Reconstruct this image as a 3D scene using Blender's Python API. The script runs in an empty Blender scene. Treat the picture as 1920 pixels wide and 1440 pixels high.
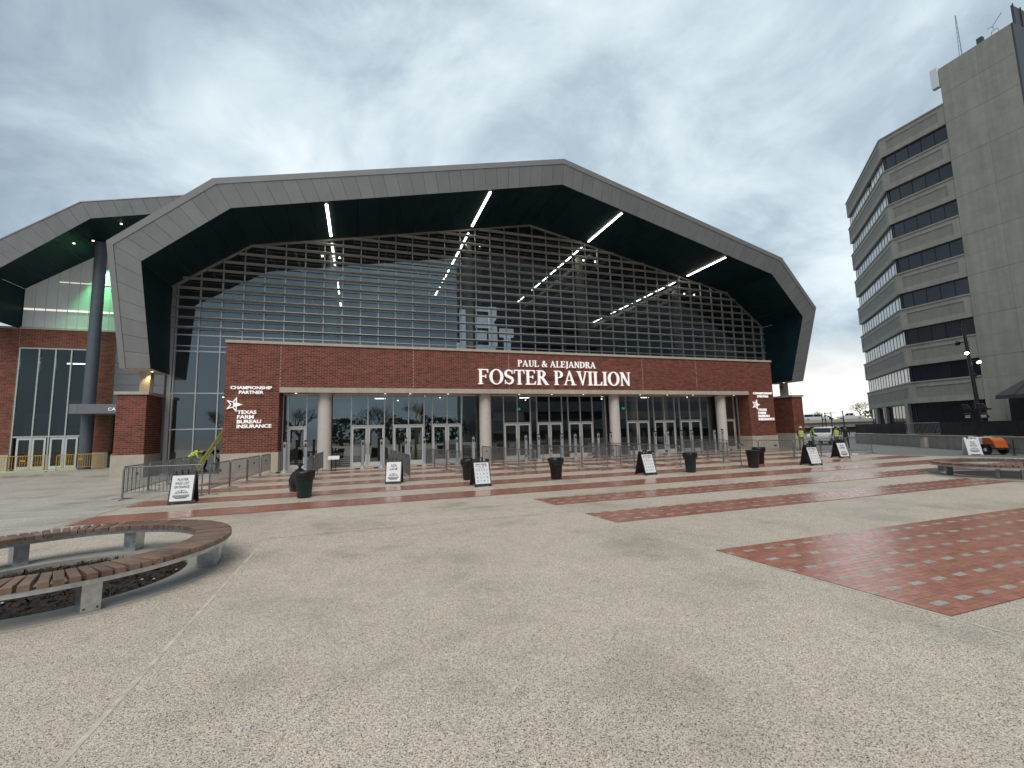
import bpy, bmesh, math, random
from mathutils import Vector, Matrix
random.seed(7)
SC = bpy.context.scene
COL = SC.collection
R = math.radians

# ------------------------------------------------------------------ camera
def camera():
    pitch, roll, yaw, H, f = R(6.3), R(-1.45), R(19.05), 1.85, 830.0
    f0 = Vector((math.sin(yaw), math.cos(yaw), 0)); r0 = Vector((math.cos(yaw), -math.sin(yaw), 0)); u0 = Vector((0, 0, 1))
    fw = math.cos(pitch)*f0 + math.sin(pitch)*u0; up = -math.sin(pitch)*f0 + math.cos(pitch)*u0
    rt = math.cos(roll)*r0 + math.sin(roll)*up; u2 = -math.sin(roll)*r0 + math.cos(roll)*up
    cd = bpy.data.cameras.new('camera'); co = bpy.data.objects.new('camera', cd); COL.objects.link(co)
    cd.sensor_width = 36; cd.sensor_fit = 'HORIZONTAL'; cd.lens = f/1920*36
    cd.clip_start = 0.05; cd.clip_end = 3000
    m = Matrix((rt, u2, -fw)).transposed().to_4x4(); m.translation = (0, 0, H)
    co.matrix_world = m
    SC.camera = co
camera()

# ------------------------------------------------------------------ node helpers
def NN(nt, t, **kw):
    n = nt.nodes.new(t)
    for k, v in kw.items():
        if k.startswith('i_'):
            n.inputs[k[2:].replace('_', ' ')].default_value = v
        else:
            setattr(n, k, v)
    return n
def LK(nt, a, b): nt.links.new(a, b)
def ramp(nt, fac, stops):
    n = nt.nodes.new('ShaderNodeValToRGB'); cr = n.color_ramp
    while len(cr.elements) < len(stops): cr.elements.new(0.5)
    for e, (p, c) in zip(cr.elements, stops):
        e.position = p; e.color = (c[0], c[1], c[2], 1) if not isinstance(c, (int, float)) else (c, c, c, 1)
    LK(nt, fac, n.inputs[0]); return n.outputs[0]
def mth(nt, op, a, b=None, clamp=False):
    n = nt.nodes.new('ShaderNodeMath'); n.operation = op; n.use_clamp = clamp
    for i, v in enumerate((a, b)):
        if v is None: continue
        if isinstance(v, (int, float)): n.inputs[i].default_value = v
        else: LK(nt, v, n.inputs[i])
    return n.outputs[0]
def mixc(nt, fac, a, b, blend='MIX'):
    n = nt.nodes.new('ShaderNodeMix'); n.data_type = 'RGBA'; n.blend_type = blend
    for k, v in ((0, fac), (6, a), (7, b)):
        if isinstance(v, (int, float)): n.inputs[k].default_value = v
        elif isinstance(v, tuple): n.inputs[k].default_value = (*v, 1)
        else: LK(nt, v, n.inputs[k])
    return n.outputs[2]

# ------------------------------------------------------------------ world: overcast evening sky
SUN_EL, SUN_AZ = 52.0, 200.0     # azimuth measured from +Y towards +X
def world():
    w = bpy.data.worlds.new('World'); SC.world = w; w.use_nodes = True
    nt = w.node_tree; nt.nodes.clear()
    out = NN(nt, 'ShaderNodeOutputWorld')
    sky = NN(nt, 'ShaderNodeTexSky', sky_type='NISHITA'); sky.sun_disc = False
    sky.sun_elevation = R(SUN_EL); sky.sun_rotation = R(SUN_AZ); sky.air_density = 1.2; sky.dust_density = 2.0
    b1 = NN(nt, 'ShaderNodeBackground'); b1.inputs[1].default_value = 0.10; LK(nt, sky.outputs[0], b1.inputs[0])
    tc = NN(nt, 'ShaderNodeTexCoord'); sp = NN(nt, 'ShaderNodeSeparateXYZ'); LK(nt, tc.outputs['Generated'], sp.inputs[0])
    x, y, z = sp.outputs
    zz = mth(nt, 'ADD', mth(nt, 'MAXIMUM', z, 0.0), 0.42)
    u = mth(nt, 'DIVIDE', x, zz); v = mth(nt, 'DIVIDE', y, zz)
    cb = NN(nt, 'ShaderNodeCombineXYZ'); LK(nt, u, cb.inputs[0]); LK(nt, v, cb.inputs[1])
    def noise(scale, detail, rough, dist, off):
        mp = NN(nt, 'ShaderNodeMapping'); mp.inputs['Location'].default_value = off; LK(nt, cb.outputs[0], mp.inputs[0])
        n = NN(nt, 'ShaderNodeTexNoise'); n.inputs['Scale'].default_value = scale; n.inputs['Detail'].default_value = detail
        n.inputs['Roughness'].default_value = rough; n.inputs['Distortion'].default_value = dist
        LK(nt, mp.outputs[0], n.inputs['Vector']); return n.outputs[0]
    big = noise(1.25, 3, 0.5, 0.25, (4.6, 2.9, 0)); fine = noise(3.1, 9, 0.58, 0.5, (1.2, 6.4, 2.0)); vfine = noise(9.0, 8, 0.6, 0.4, (8.2, 3.3, 1.0))
    dens = mth(nt, 'ADD', mth(nt, 'ADD', mth(nt, 'MULTIPLY', big, 0.48), mth(nt, 'MULTIPLY', fine, 0.46)), mth(nt, 'MULTIPLY', vfine, 0.09))
    # thinner cloud toward the evening light ahead and to the right (broad, whole-sky)
    az = R(42)
    lit = mth(nt, 'ADD', mth(nt, 'MULTIPLY', x, math.sin(az)), mth(nt, 'MULTIPLY', y, math.cos(az)))
    dens = mth(nt, 'ADD', dens, mth(nt, 'SUBTRACT', mth(nt, 'MULTIPLY', lit, 0.13), 0.05))
    c = ramp(nt, dens, [(0.39, (.215, .277, .335)), (0.46, (.275, .347, .408)), (0.535, (.37, .455, .518)), (0.60, (.50, .59, .642)), (0.69, (.67, .745, .778))])
    # clear pale slot under the cloud deck at the horizon, warmest toward the evening light
    low = mth(nt, 'SUBTRACT', 1.0, mth(nt, 'DIVIDE', z, 0.17), clamp=True)
    low = mth(nt, 'POWER', low, 0.75)
    wide = mth(nt, 'MULTIPLY', mth(nt, 'ADD', lit, 0.15), 0.95, clamp=True)
    c = mixc(nt, mth(nt, 'MULTIPLY', low, wide), c, (1.0, .95, .86))
    b2 = NN(nt, 'ShaderNodeBackground'); b2.inputs[1].default_value = 1.0; LK(nt, c, b2.inputs[0])
    mx = NN(nt, 'ShaderNodeMixShader'); mx.inputs[0].default_value = 0.93
    LK(nt, b1.outputs[0], mx.inputs[1]); LK(nt, b2.outputs[0], mx.inputs[2]); LK(nt, mx.outputs[0], out.inputs[0])
world()
def sun():
    l = bpy.data.lights.new('sun', 'SUN'); l.energy = 1.5; l.angle = R(42); l.color = (1, .94, .85)
    o = bpy.data.objects.new('sun', l); COL.objects.link(o)
    d = Vector((math.sin(R(SUN_AZ))*math.cos(R(SUN_EL)), math.cos(R(SUN_AZ))*math.cos(R(SUN_EL)), math.sin(R(SUN_EL))))
    o.rotation_euler = d.to_track_quat('Z', 'Y').to_euler(); o.location = d*60
sun()
SC.view_settings.view_transform = 'Standard'; SC.view_settings.look = 'None'
SC.view_settings.exposure = 0.45; SC.view_settings.gamma = 1.0; SC.view_settings.use_curve_mapping = False
cy = SC.cycles
cy.max_bounces = 7; cy.diffuse_bounces = 3; cy.glossy_bounces = 4; cy.transmission_bounces = 4; cy.transparent_max_bounces = 12
cy.caustics_reflective = False; cy.caustics_refractive = False; cy.sample_clamp_indirect = 3.0; cy.use_denoising = True

# ------------------------------------------------------------------ materials
MATS = {}
def M(name, col, rough=0.6, metal=0.0, var=0.0, vscale=3.0, bump=0.0, bscale=40.0, island=0.0, ior=1.5, emit=None, estr=0.0, streak=0.0, coat=0.0, stretch=None):
    if name in MATS: return MATS[name]
    m = bpy.data.materials.new(name); m.use_nodes = True; nt = m.node_tree
    b = nt.nodes['Principled BSDF']
    b.inputs['Roughness'].default_value = rough; b.inputs['Metallic'].default_value = metal; b.inputs['IOR'].default_value = ior
    b.inputs['Base Color'].default_value = (*col, 1)
    if coat: b.inputs['Coat Weight'].default_value = coat
    geo = NN(nt, 'ShaderNodeNewGeometry')
    pos = geo.outputs['Position']
    if stretch:
        mp = NN(nt, 'ShaderNodeMapping'); mp.inputs['Scale'].default_value = stretch; LK(nt, pos, mp.inputs[0]); pos = mp.outputs[0]
    c = None
    if var:
        n = NN(nt, 'ShaderNodeTexNoise'); n.inputs['Scale'].default_value = vscale; n.inputs['Detail'].default_value = 6; n.inputs['Roughness'].default_value = .6
        LK(nt, pos, n.inputs['Vector'])
        lo = tuple(max(0, v*(1-var)) for v in col); hi = tuple(min(1, v*(1+var)) for v in col)
        c = ramp(nt, n.outputs[0], [(0.3, lo), (0.7, hi)])
        rr = ramp(nt, n.outputs[0], [(0.3, max(.02, rough*(1-.35*var))), (0.7, min(1, rough*(1+.35*var)))]); LK(nt, rr, b.inputs['Roughness'])
    if island:
        oi = NN(nt, 'ShaderNodeObjectInfo')
        rnd = mth(nt, 'FRACT', mth(nt, 'ADD', geo.outputs['Random Per Island'], oi.outputs['Random']))
        k = ramp(nt, rnd, [(0, 1-island), (.5, 1.0), (1, 1+island*.8)])
        c = mixc(nt, 1.0, c if c is not None else col, k, 'MULTIPLY')
    if streak:
        n = NN(nt, 'ShaderNodeTexNoise'); n.inputs['Scale'].default_value = 1.0; n.inputs['Detail'].default_value = 5
        mp = NN(nt, 'ShaderNodeMapping'); mp.inputs['Scale'].default_value = (2.2, 2.2, .12); LK(nt, geo.outputs['Position'], mp.inputs[0]); LK(nt, mp.outputs[0], n.inputs['Vector'])
        k = ramp(nt, n.outputs[0], [(.35, 1-streak), (.65, 1+streak*.5)])
        c = mixc(nt, 1.0, c if c is not None else col, k, 'MULTIPLY')
    if c is not None: LK(nt, c, b.inputs['Base Color'])
    if bump:
        n = NN(nt, 'ShaderNodeTexNoise'); n.inputs['Scale'].default_value = bscale; n.inputs['Detail'].default_value = 4
        LK(nt, pos, n.inputs['Vector'])
        bp = NN(nt, 'ShaderNodeBump'); bp.inputs['Strength'].default_value = bump; bp.inputs['Distance'].default_value = .01
        LK(nt, n.outputs[0], bp.inputs['Height']); LK(nt, bp.outputs[0], b.inputs['Normal'])
    if emit:
        b.inputs['Emission Color'].default_value = (*emit, 1); b.inputs['Emission Strength'].default_value = estr
    MATS[name] = m; return m
def glass(name, tint, refl, rough=0.0, wob=0.0):
    m = bpy.data.materials.new(name); m.use_nodes = True; nt = m.node_tree; nt.nodes.clear()
    out = NN(nt, 'ShaderNodeOutputMaterial'); tr = NN(nt, 'ShaderNodeBsdfTransparent'); tr.inputs[0].default_value = (*tint, 1)
    gl = NN(nt, 'ShaderNodeBsdfGlossy'); gl.inputs['Roughness'].default_value = rough; gl.inputs[0].default_value = (.90, 1, 1, 1)
    fr = NN(nt, 'ShaderNodeFresnel'); fr.inputs[0].default_value = 1.5
    fac = mth(nt, 'ADD', mth(nt, 'MULTIPLY', fr.outputs[0], 1-refl), refl, clamp=True)
    if wob:
        geo = NN(nt, 'ShaderNodeNewGeometry')
        n = NN(nt, 'ShaderNodeTexNoise'); n.inputs['Scale'].default_value = .9; n.inputs['Detail'].default_value = 1; LK(nt, geo.outputs['Position'], n.inputs['Vector'])
        bp = NN(nt, 'ShaderNodeBump'); bp.inputs['Strength'].default_value = wob; bp.inputs['Distance'].default_value = .02
        LK(nt, n.outputs[0], bp.inputs['Height']); LK(nt, bp.outputs[0], gl.inputs['Normal'])
    mx = NN(nt, 'ShaderNodeMixShader'); LK(nt, fac, mx.inputs[0]); LK(nt, tr.outputs[0], mx.inputs[1]); LK(nt, gl.outputs[0], mx.inputs[2])
    LK(nt, mx.outputs[0], out.inputs[0]); MATS[name] = m; return m
def aggregate(name, light, dark, mean, rough=.62, scale=95, brushed=False, patch=.19):
    m = bpy.data.materials.new(name); m.use_nodes = True; nt = m.node_tree; b = nt.nodes['Principled BSDF']
    geo = NN(nt, 'ShaderNodeNewGeometry'); pos = geo.outputs['Position']
    vo = NN(nt, 'ShaderNodeTexVoronoi'); vo.inputs['Scale'].default_value = scale; vo.inputs['Randomness'].default_value = 1; LK(nt, pos, vo.inputs['Vector'])
    sp = NN(nt, 'ShaderNodeSeparateColor'); LK(nt, vo.outputs['Color'], sp.inputs[0])
    peb = ramp(nt, sp.outputs[0], [(0, dark), (.10, dark), (.17, tuple(d*.6+v*.4 for d, v in zip(dark, mean))), (.3, mean), (.72, tuple(v*1.08 for v in mean)), (.9, light), (1, light)])
    warm = ramp(nt, sp.outputs[1], [(0, (1.05, .98, .90)), (.5, (1, 1, 1)), (1, (.96, 1.0, 1.04))])
    c = mixc(nt, 1.0, peb, warm, 'MULTIPLY')
    n1 = NN(nt, 'ShaderNodeTexNoise'); n1.inputs['Scale'].default_value = 260; n1.inputs['Detail'].default_value = 2; LK(nt, pos, n1.inputs['Vector'])
    c = mixc(nt, 1.0, c, ramp(nt, n1.outputs[0], [(.3, .76), (.7, 1.18)]), 'MULTIPLY')
    n2 = NN(nt, 'ShaderNodeTexNoise'); n2.inputs['Scale'].default_value = .55; n2.inputs['Detail'].default_value = 7; n2.inputs['Roughness'].default_value = .62; LK(nt, pos, n2.inputs['Vector'])
    c = mixc(nt, 1.0, c, ramp(nt, n2.outputs[0], [(.3, 1-patch*1.25), (.46, 1.0), (.68, 1+patch*.5)]), 'MULTIPLY')
    n4 = NN(nt, 'ShaderNodeTexNoise'); n4.inputs['Scale'].default_value = 3.1; n4.inputs['Detail'].default_value = 5; LK(nt, pos, n4.inputs['Vector'])
    c = mixc(nt, 1.0, c, ramp(nt, n4.outputs[0], [(.32, (1-patch*.4, 1-patch*.42, 1-patch*.40)), (.5, (1, 1, 1)), (.7, (1.04, 1.02, 1.0))]), 'MULTIPLY')
    if brushed:
        mp = NN(nt, 'ShaderNodeMapping'); mp.inputs['Scale'].default_value = (.35, 5, 1); mp.inputs['Rotation'].default_value = (0, 0, R(-14)); LK(nt, pos, mp.inputs[0])
        n3 = NN(nt, 'ShaderNodeTexNoise'); n3.inputs['Scale'].default_value = 1.3; n3.inputs['Detail'].default_value = 5; LK(nt, mp.outputs[0], n3.inputs['Vector'])
        c = mixc(nt, 1.0, c, ramp(nt, n3.outputs[0], [(.35, .80), (.65, 1.12)]), 'MULTIPLY')
    LK(nt, c, b.inputs['Base Color'])
    rr = ramp(nt, n2.outputs[0], [(.3, rough*.62), (.5, rough)]); LK(nt, rr, b.inputs['Roughness'])
    bp = NN(nt, 'ShaderNodeBump'); bp.inputs['Strength'].default_value = .55; bp.inputs['Distance'].default_value = .004
    h = mth(nt, 'ADD', vo.outputs['Distance'], mth(nt, 'MULTIPLY', n1.outputs[0], .4))
    bp.invert = True
    LK(nt, h, bp.inputs['Height']); LK(nt, bp.outputs[0], b.inputs['Normal'])
    MATS[name] = m; return m

aggregate('aggregate', (.80, .72, .60), (.13, .112, .086), (.55, .474, .385), scale=155)
aggregate('aggregate_path', (.84, .76, .635), (.13, .112, .086), (.58, .502, .408), scale=155)
aggregate('brushed', (.66, .64, .59), (.18, .17, .155), (.54, .485, .415), scale=150, brushed=True, patch=.2)
aggregate('asphalt', (.34, .335, .32), (.10, .10, .10), (.19, .19, .185), scale=120, patch=.22)
M('brick', (.20, .058, .040), .78, var=.25, vscale=3, island=.38, bump=.5, bscale=120)
M('mortar', (.46, .33, .25), .9, var=.15, vscale=20)
M('paver', (.45, .198, .142), .16, var=.2, vscale=14, island=.15, bump=.12, bscale=230)
M('paver_pale', (.43, .40, .35), .28, var=.2, vscale=30, island=.1, bump=.3, bscale=200)
M('bedding', (.13, .07, .055), .8, var=.2, vscale=30)
M('limestone', (.49, .445, .37), .75, var=.10, vscale=2.5, bump=.15, bscale=60, streak=.07)
M('concrete_column', (.62, .59, .55), .7, var=.06, vscale=3, streak=.05)
M('fascia', (.295, .305, .31), .44, metal=.35, var=.05, vscale=1.2, island=.07, streak=.05)
M('fascia_trim', (.31, .315, .315), .45, metal=.35, var=.03, vscale=1.2)
M('joint_dark', (.03, .03, .03), .8)
M('joint_sand', (.17, .155, .13), .9, var=.2, vscale=8)
M('edge_strip', (.585, .52, .43), .75, var=.25, vscale=9)
M('slate_metal', (.07, .078, .085), .45, metal=.3)
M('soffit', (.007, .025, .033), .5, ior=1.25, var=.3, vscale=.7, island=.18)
M('grey_panel', (.20, .21, .225), .5, metal=.2, var=.08, vscale=2)
M('grey_column', (.105, .125, .15), .38, var=.1, vscale=2)
M('aluminium', (.62, .62, .61), .38, metal=.75, var=.06, vscale=6)
M('door_metal', (.66, .66, .65), .42, metal=.35, var=.05, vscale=6)
M('louvre', (.50, .50, .495), .45, metal=.35, var=.06, vscale=3)
M('galvanised', (.25, .26, .27), .42, metal=.75, var=.16, vscale=9)
M('galvanised_plate', (.52, .55, .57), .34, metal=.85, var=.22, vscale=11)
M('steel_dark', (.10, .105, .11), .45, metal=.6, var=.1, vscale=8)
M('wood', (.205, .13, .096), .5, var=.28, vscale=5, island=.26, bump=.4, bscale=60, stretch=None)
M('mulch', (.035, .022, .016), .95, var=.6, vscale=40, bump=1.0, bscale=60)
M('plastic_black', (.018, .018, .02), .5, var=.2, vscale=6)
M('plastic_green', (.010, .036, .030), .45, var=.15, vscale=6)
M('bag_black', (.010, .010, .012), .28, var=.2, vscale=9, bump=.6, bscale=14)
M('white_print', (.80, .82, .83), .4, var=.03, vscale=8)
M('ink', (.03, .045, .045), .6)
M('ink_grey', (.12, .14, .145), .6)
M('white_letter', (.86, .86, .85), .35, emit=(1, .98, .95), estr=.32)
M('yellow_paint', (.62, .36, .045), .5, var=.12, vscale=6)
M('ladder_yellow', (.36, .31, .09), .6, var=.25, vscale=8)
M('rubber', (.02, .02, .02), .8, var=.2, vscale=10)
M('post_grey', (.33, .36, .39), .42, var=.06, vscale=6)
M('tower_concrete', (.35, .34, .295), .88, var=.10, vscale=.9, bump=.5, bscale=14, streak=.11)
M('tower_panel', (.275, .268, .236), .92, var=.10, vscale=2, bump=.6, bscale=22, streak=.07)
M('tower_glass', (.012, .014, .022), .03, ior=1.75, var=.3, vscale=.35, island=.3)
M('pale_pane', (.62, .64, .65), .07, ior=1.75, var=.12, vscale=.5, island=.12)  # pale glossy panes for the angled tower face
M('window_frame_dark', (.018, .018, .02), .4)
M('black_screen', (.008, .008, .009), .8, var=.3, vscale=2)
M('retaining', (.36, .345, .31), .85, var=.12, vscale=1.5, bump=.3, bscale=20, streak=.12)
M('pole_black', (.016, .016, .018), .45)
M('orange', (.55, .12, .02), .45, var=.1, vscale=5)
M('car_white', (.78, .79, .80), .25, coat=.5)
M('car_silver', (.42, .44, .46), .28, metal=.5, coat=.5)
M('car_dark', (.03, .035, .045), .25, coat=.5)
M('car_glass', (.012, .014, .016), .08, ior=1.6)
M('bark', (.115, .092, .075), .9, var=.25, vscale=8)
M('evergreen', (.025, .042, .020), .85, var=.4, vscale=2, island=.4)
M('skin', (.42, .25, .18), .6)
M('hivis', (.44, .58, .06), .7, var=.08, vscale=20)
M('jeans', (.04, .05, .075), .85, var=.15, vscale=20)
M('cloth_dark', (.022, .022, .024), .9, var=.2, vscale=20)
M('cloth_khaki', (.20, .185, .12), .9, var=.15, vscale=20)
M('hair', (.02, .015, .012), .7)
M('hat_white', (.80, .80, .78), .4)
M('light_strip', (1, 1, 1), .5, emit=(1.0, .93, .78), estr=9.0)
M('light_warm', (1, 1, 1), .5, emit=(1.0, .84, .58), estr=1.6)
M('light_cool', (1, 1, 1), .5, emit=(1.0, .97, .9), estr=6.0)
M('light_lamp', (1, 1, 1), .5, emit=(1.0, .80, .50), estr=40.0)
M('light_lamp_cool', (1, 1, 1), .5, emit=(1.0, .92, .78), estr=9.0)
M('exit_green', (.02, .3, .12), .5, emit=(.05, 1.0, .35), estr=.35)
M('polycarb', (.50, .53, .52), .45, var=.06, vscale=1.5, streak=.05, emit=(.9, 1, .95), estr=.05)
M('polycarb_glow', (.9, .9, .85), .5, emit=(1.0, .93, .75), estr=.55)
M('interior_wall', (.10, .10, .095), .8, var=.15, vscale=1)
M('interior_warm', (.30, .255, .18), .8, var=.12, vscale=1)
M('interior_floor', (.16, .155, .15), .3, var=.1, vscale=1)
M('interior_steel', (.22, .23, .23), .6)
M('interior_ceiling', (.015, .02, .022), .8)
M('emblem_white', (.80, .80, .86), .5, emit=(.78, .80, .95), estr=.34)  # emission added to brighten the emblem behind the tinted glass; it is no lamp
M('hill', (.10, .095, .07), .95, var=.3, vscale=.05)
glass('curtain_glass', (.46, .56, .55), .18, wob=.06)
glass('door_glass', (.42, .50, .47), .22, wob=.05)
glass('wing_glass', (.40, .56, .52), .05, wob=.06)

# ------------------------------------------------------------------ mesh helpers
WL = {}       # world location of un-rotated parents
class MB:
    def __init__(s): s.v = []; s.f = []; s.sm = []; s.mi = []; s.cur = 0
    def add(s, vs, fs, smooth=False):
        o = len(s.v); s.v += [tuple(p) for p in vs]
        for f in fs: s.f.append(tuple(i+o for i in f)); s.sm.append(smooth); s.mi.append(s.cur)
        return s
    def box(s, x0, x1, y0, y1, z0, z1):
        return s.add([(x0,y0,z0),(x1,y0,z0),(x1,y1,z0),(x0,y1,z0),(x0,y0,z1),(x1,y0,z1),(x1,y1,z1),(x0,y1,z1)],
                     [(0,3,2,1),(4,5,6,7),(0,1,5,4),(1,2,6,5),(2,3,7,6),(3,0,4,7)])
    def obox(s, c, ax, ay, az):            # centre, three half-axis vectors
        c, ax, ay, az = map(Vector, (c, ax, ay, az))
        vs = [c+sx*ax+sy*ay+sz*az for sz in (-1,1) for sx, sy in ((-1,-1),(1,-1),(1,1),(-1,1))]
        return s.add(vs, [(0,3,2,1),(4,5,6,7),(0,1,5,4),(1,2,6,5),(2,3,7,6),(3,0,4,7)])
    def cbox(s, x0, x1, y0, y1, z0, z1, c=.006):   # chamfered top edges
        return s.add([(x0,y0,z0),(x1,y0,z0),(x1,y1,z0),(x0,y1,z0),(x0,y0,z1-c),(x1,y0,z1-c),(x1,y1,z1-c),(x0,y1,z1-c),
                      (x0+c,y0+c,z1),(x1-c,y0+c,z1),(x1-c,y1-c,z1),(x0+c,y1-c,z1)],
                     [(0,3,2,1),(0,1,5,4),(1,2,6,5),(2,3,7,6),(3,0,4,7),(4,5,9,8),(5,6,10,9),(6,7,11,10),(7,4,8,11),(8,9,10,11)])
    def quad(s, a, b, c, d): return s.add([a, b, c, d], [(0,1,2,3)])
    def cyl(s, p0, p1, r0, r1=None, n=10, cap=True, smooth=True):
        r1 = r0 if r1 is None else r1
        p0, p1 = Vector(p0), Vector(p1); d = (p1-p0)
        if d.length < 1e-6: return s
        d.normalize(); a = Vector((0,0,1)) if abs(d.z) < .9 else Vector((1,0,0))
        u = d.cross(a).normalized(); w = d.cross(u)
        vs = []
        for p, r in ((p0, r0), (p1, r1)):
            for i in range(n):
                t = 2*math.pi*i/n; vs.append(p + r*(math.cos(t)*u + math.sin(t)*w))
        fs = [(i, (i+1) % n, n+(i+1) % n, n+i) for i in range(n)]
        s.add(vs, fs, smooth)
        if cap: s.add(vs, [tuple(range(n-1, -1, -1)), tuple(range(n, 2*n))])
        return s
    def tube(s, pts, r, n=8):
        pts = [Vector(p) for p in pts]
        rings = []; prev = None
        for i, p in enumerate(pts):
            d = (pts[min(i+1, len(pts)-1)] - pts[max(i-1, 0)]).normalized()
            if prev is None:
                a = Vector((0,0,1)) if abs(d.z) < .9 else Vector((1,0,0)); u = d.cross(a).normalized()
            else:
                u = (prev - d*prev.dot(d)).normalized()
            prev = u; w = d.cross(u); rr = r[i] if isinstance(r, (list, tuple)) else r
            rings.append([p + rr*(math.cos(2*math.pi*k/n)*u + math.sin(2*math.pi*k/n)*w) for k in range(n)])
        vs = [q for g in rings for q in g]; fs = []
        for i in range(len(pts)-1):
            for k in range(n): fs.append((i*n+k, i*n+(k+1) % n, (i+1)*n+(k+1) % n, (i+1)*n+k))
        s.add(vs, fs, True); s.add(vs, [tuple(range(n-1, -1, -1)), tuple(range((len(pts)-1)*n, len(pts)*n))]); return s
    def lathe(s, prof, c=(0,0,0), n=20, smooth=True, wob=0.0):
        vs = []
        for r, z in prof:
            for i in range(n):
                t = 2*math.pi*i/n; rr = r*(1+wob*random.uniform(-1,1)); vs.append((c[0]+rr*math.cos(t), c[1]+rr*math.sin(t), c[2]+z+wob*.3*random.uniform(-1,1)*r))
        fs = []
        for j in range(len(prof)-1):
            for i in range(n): fs.append((j*n+i, j*n+(i+1) % n, (j+1)*n+(i+1) % n, (j+1)*n+i))
        return s.add(vs, fs, smooth)
    def prism(s, poly, fn, d0, d1):        # poly 2D, fn(u,v,depth)->3D
        n = len(poly); vs = [fn(u, v, d0) for u, v in poly] + [fn(u, v, d1) for u, v in poly]
        fs = [tuple(range(n-1, -1, -1)), tuple(range(n, 2*n))] + [(i, (i+1) % n, n+(i+1) % n, n+i) for i in range(n)]
        return s.add(vs, fs)
    def mesh(s, name, mats):
        me = bpy.data.meshes.new(name); me.from_pydata([tuple(p) for p in s.v], [], s.f)
        for m in (mats if isinstance(mats, (list, tuple)) else [mats]): me.materials.append(MATS[m] if isinstance(m, str) else m)
        me.polygons.foreach_set('use_smooth', s.sm)
        if any(s.mi): me.polygons.foreach_set('material_index', s.mi)
        me.update(); return me
    def build(s, name, mats, parent=None, **kw): return obj(name, s.mesh(name, mats), parent, **kw)

def obj(name, me, parent=None, local=False, label=None, cat=None, group=None, kind=None, loc=None, rz=0.0):
    o = bpy.data.objects.new(name, me); COL.objects.link(o)
    if parent is not None:
        o.parent = parent
        pl = WL.get(parent.name, (0,0,0))
        if not local: o.location = (-pl[0], -pl[1], -pl[2]); WL[o.name] = (0,0,0)
        else: WL[o.name] = pl
        if loc is not None: o.location = loc
    else:
        o.location = loc or (0,0,0); WL[o.name] = tuple(o.location)
    if rz: o.rotation_euler.z = rz
    for k, v in (('label', label), ('category', cat), ('group', group), ('kind', kind)):
        if v: o[k] = v
    return o
def thing(name, label, cat, loc=(0,0,0), rz=0.0, group=None):
    o = obj(name, None, None, label=label, cat=cat, group=group, loc=loc, rz=rz); o.empty_display_size = .3; return o
def copy_tree(o, parent=None):
    c = o.copy(); COL.objects.link(c)
    if parent is not None: c.parent = parent
    for ch in list(o.children): copy_tree(ch, c)
    return c
def B(name, mat, parent, *boxes, **kw):
    m = MB()
    for b in boxes: m.box(*b)
    return m.build(name, mat, parent, **kw)

def textmesh(txt, size=1.0, extrude=.02, offset=0.0, align='LEFT', spacing=1.0):
    cu = bpy.data.curves.new('text', 'FONT'); cu.body = txt; cu.size = size; cu.extrude = extrude; cu.offset = offset
    cu.align_x = align; cu.space_character = spacing; cu.resolution_u = 3
    to = bpy.data.objects.new('text', cu); COL.objects.link(to)
    dg = bpy.context.evaluated_depsgraph_get(); me = bpy.data.meshes.new_from_object(to.evaluated_get(dg))
    bpy.data.objects.remove(to); bpy.data.curves.remove(cu)
    return me
def text_fit(txt, name, mat, parent, fn, u0, u1, v0, v1, thick=.01, bold=0.0, kind=None, local=False):
    """sans text stretched to fill u0..u1 x v0..v1 ; fn(u,v,d)"""
    me = textmesh(txt, 1.0, .5, bold)
    xs = [v.co.x for v in me.vertices]; ys = [v.co.y for v in me.vertices]
    a, b, c, d = min(xs), max(xs), min(ys), max(ys)
    for v in me.vertices:
        v.co = fn(u0+(v.co.x-a)/(b-a)*(u1-u0), v0+(v.co.y-c)/(d-c)*(v1-v0), (v.co.z+.5)*thick)
    me.materials.clear(); me.materials.append(MATS[mat]); me.update()
    o = obj(name, me, parent, local=local)
    if kind: o['kind'] = kind
    return o

# serif capitals, drawn as strokes in a unit-height box
def _arc(cx, cy, rx, ry, a0, a1, n=14): return [(cx+rx*math.cos(R(a0+(a1-a0)*i/n)), cy+ry*math.sin(R(a0+(a1-a0)*i/n))) for i in range(n+1)]
def _band(outer, inner): return [[outer[i], outer[i+1], inner[i+1], inner[i]] for i in range(len(outer)-1)]
def _rc(x0, x1, y0, y1): return [(x0, y0), (x1, y0), (x1, y1), (x0, y1)]
def _stroke(pts, ws):
    L, Rr = [], []
    for i, (x, y) in enumerate(pts):
        x0, y0 = pts[max(0, i-1)]; x1, y1 = pts[min(len(pts)-1, i+1)]
        dx, dy = x1-x0, y1-y0; l = math.hypot(dx, dy) or 1; w = ws[i]/2 if isinstance(ws, list) else ws/2
        L.append((x-dy/l*w, y+dx/l*w)); Rr.append((x+dy/l*w, y-dx/l*w))
    return _band(L, Rr)
def _stem(x, w=.155, top=True, bot=True, y0=0, y1=1):
    p = [_rc(x, x+w, y0, y1)]
    if bot: p.append([(x-.085, 0), (x+w+.085, 0), (x+w+.085, .035), (x+w, .075), (x, .075), (x-.085, .035)])
    if top: p.append([(x-.085, .965), (x, .925), (x+w, .925), (x+w+.085, .965), (x+w+.085, 1), (x-.085, 1)])
    return p
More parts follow.
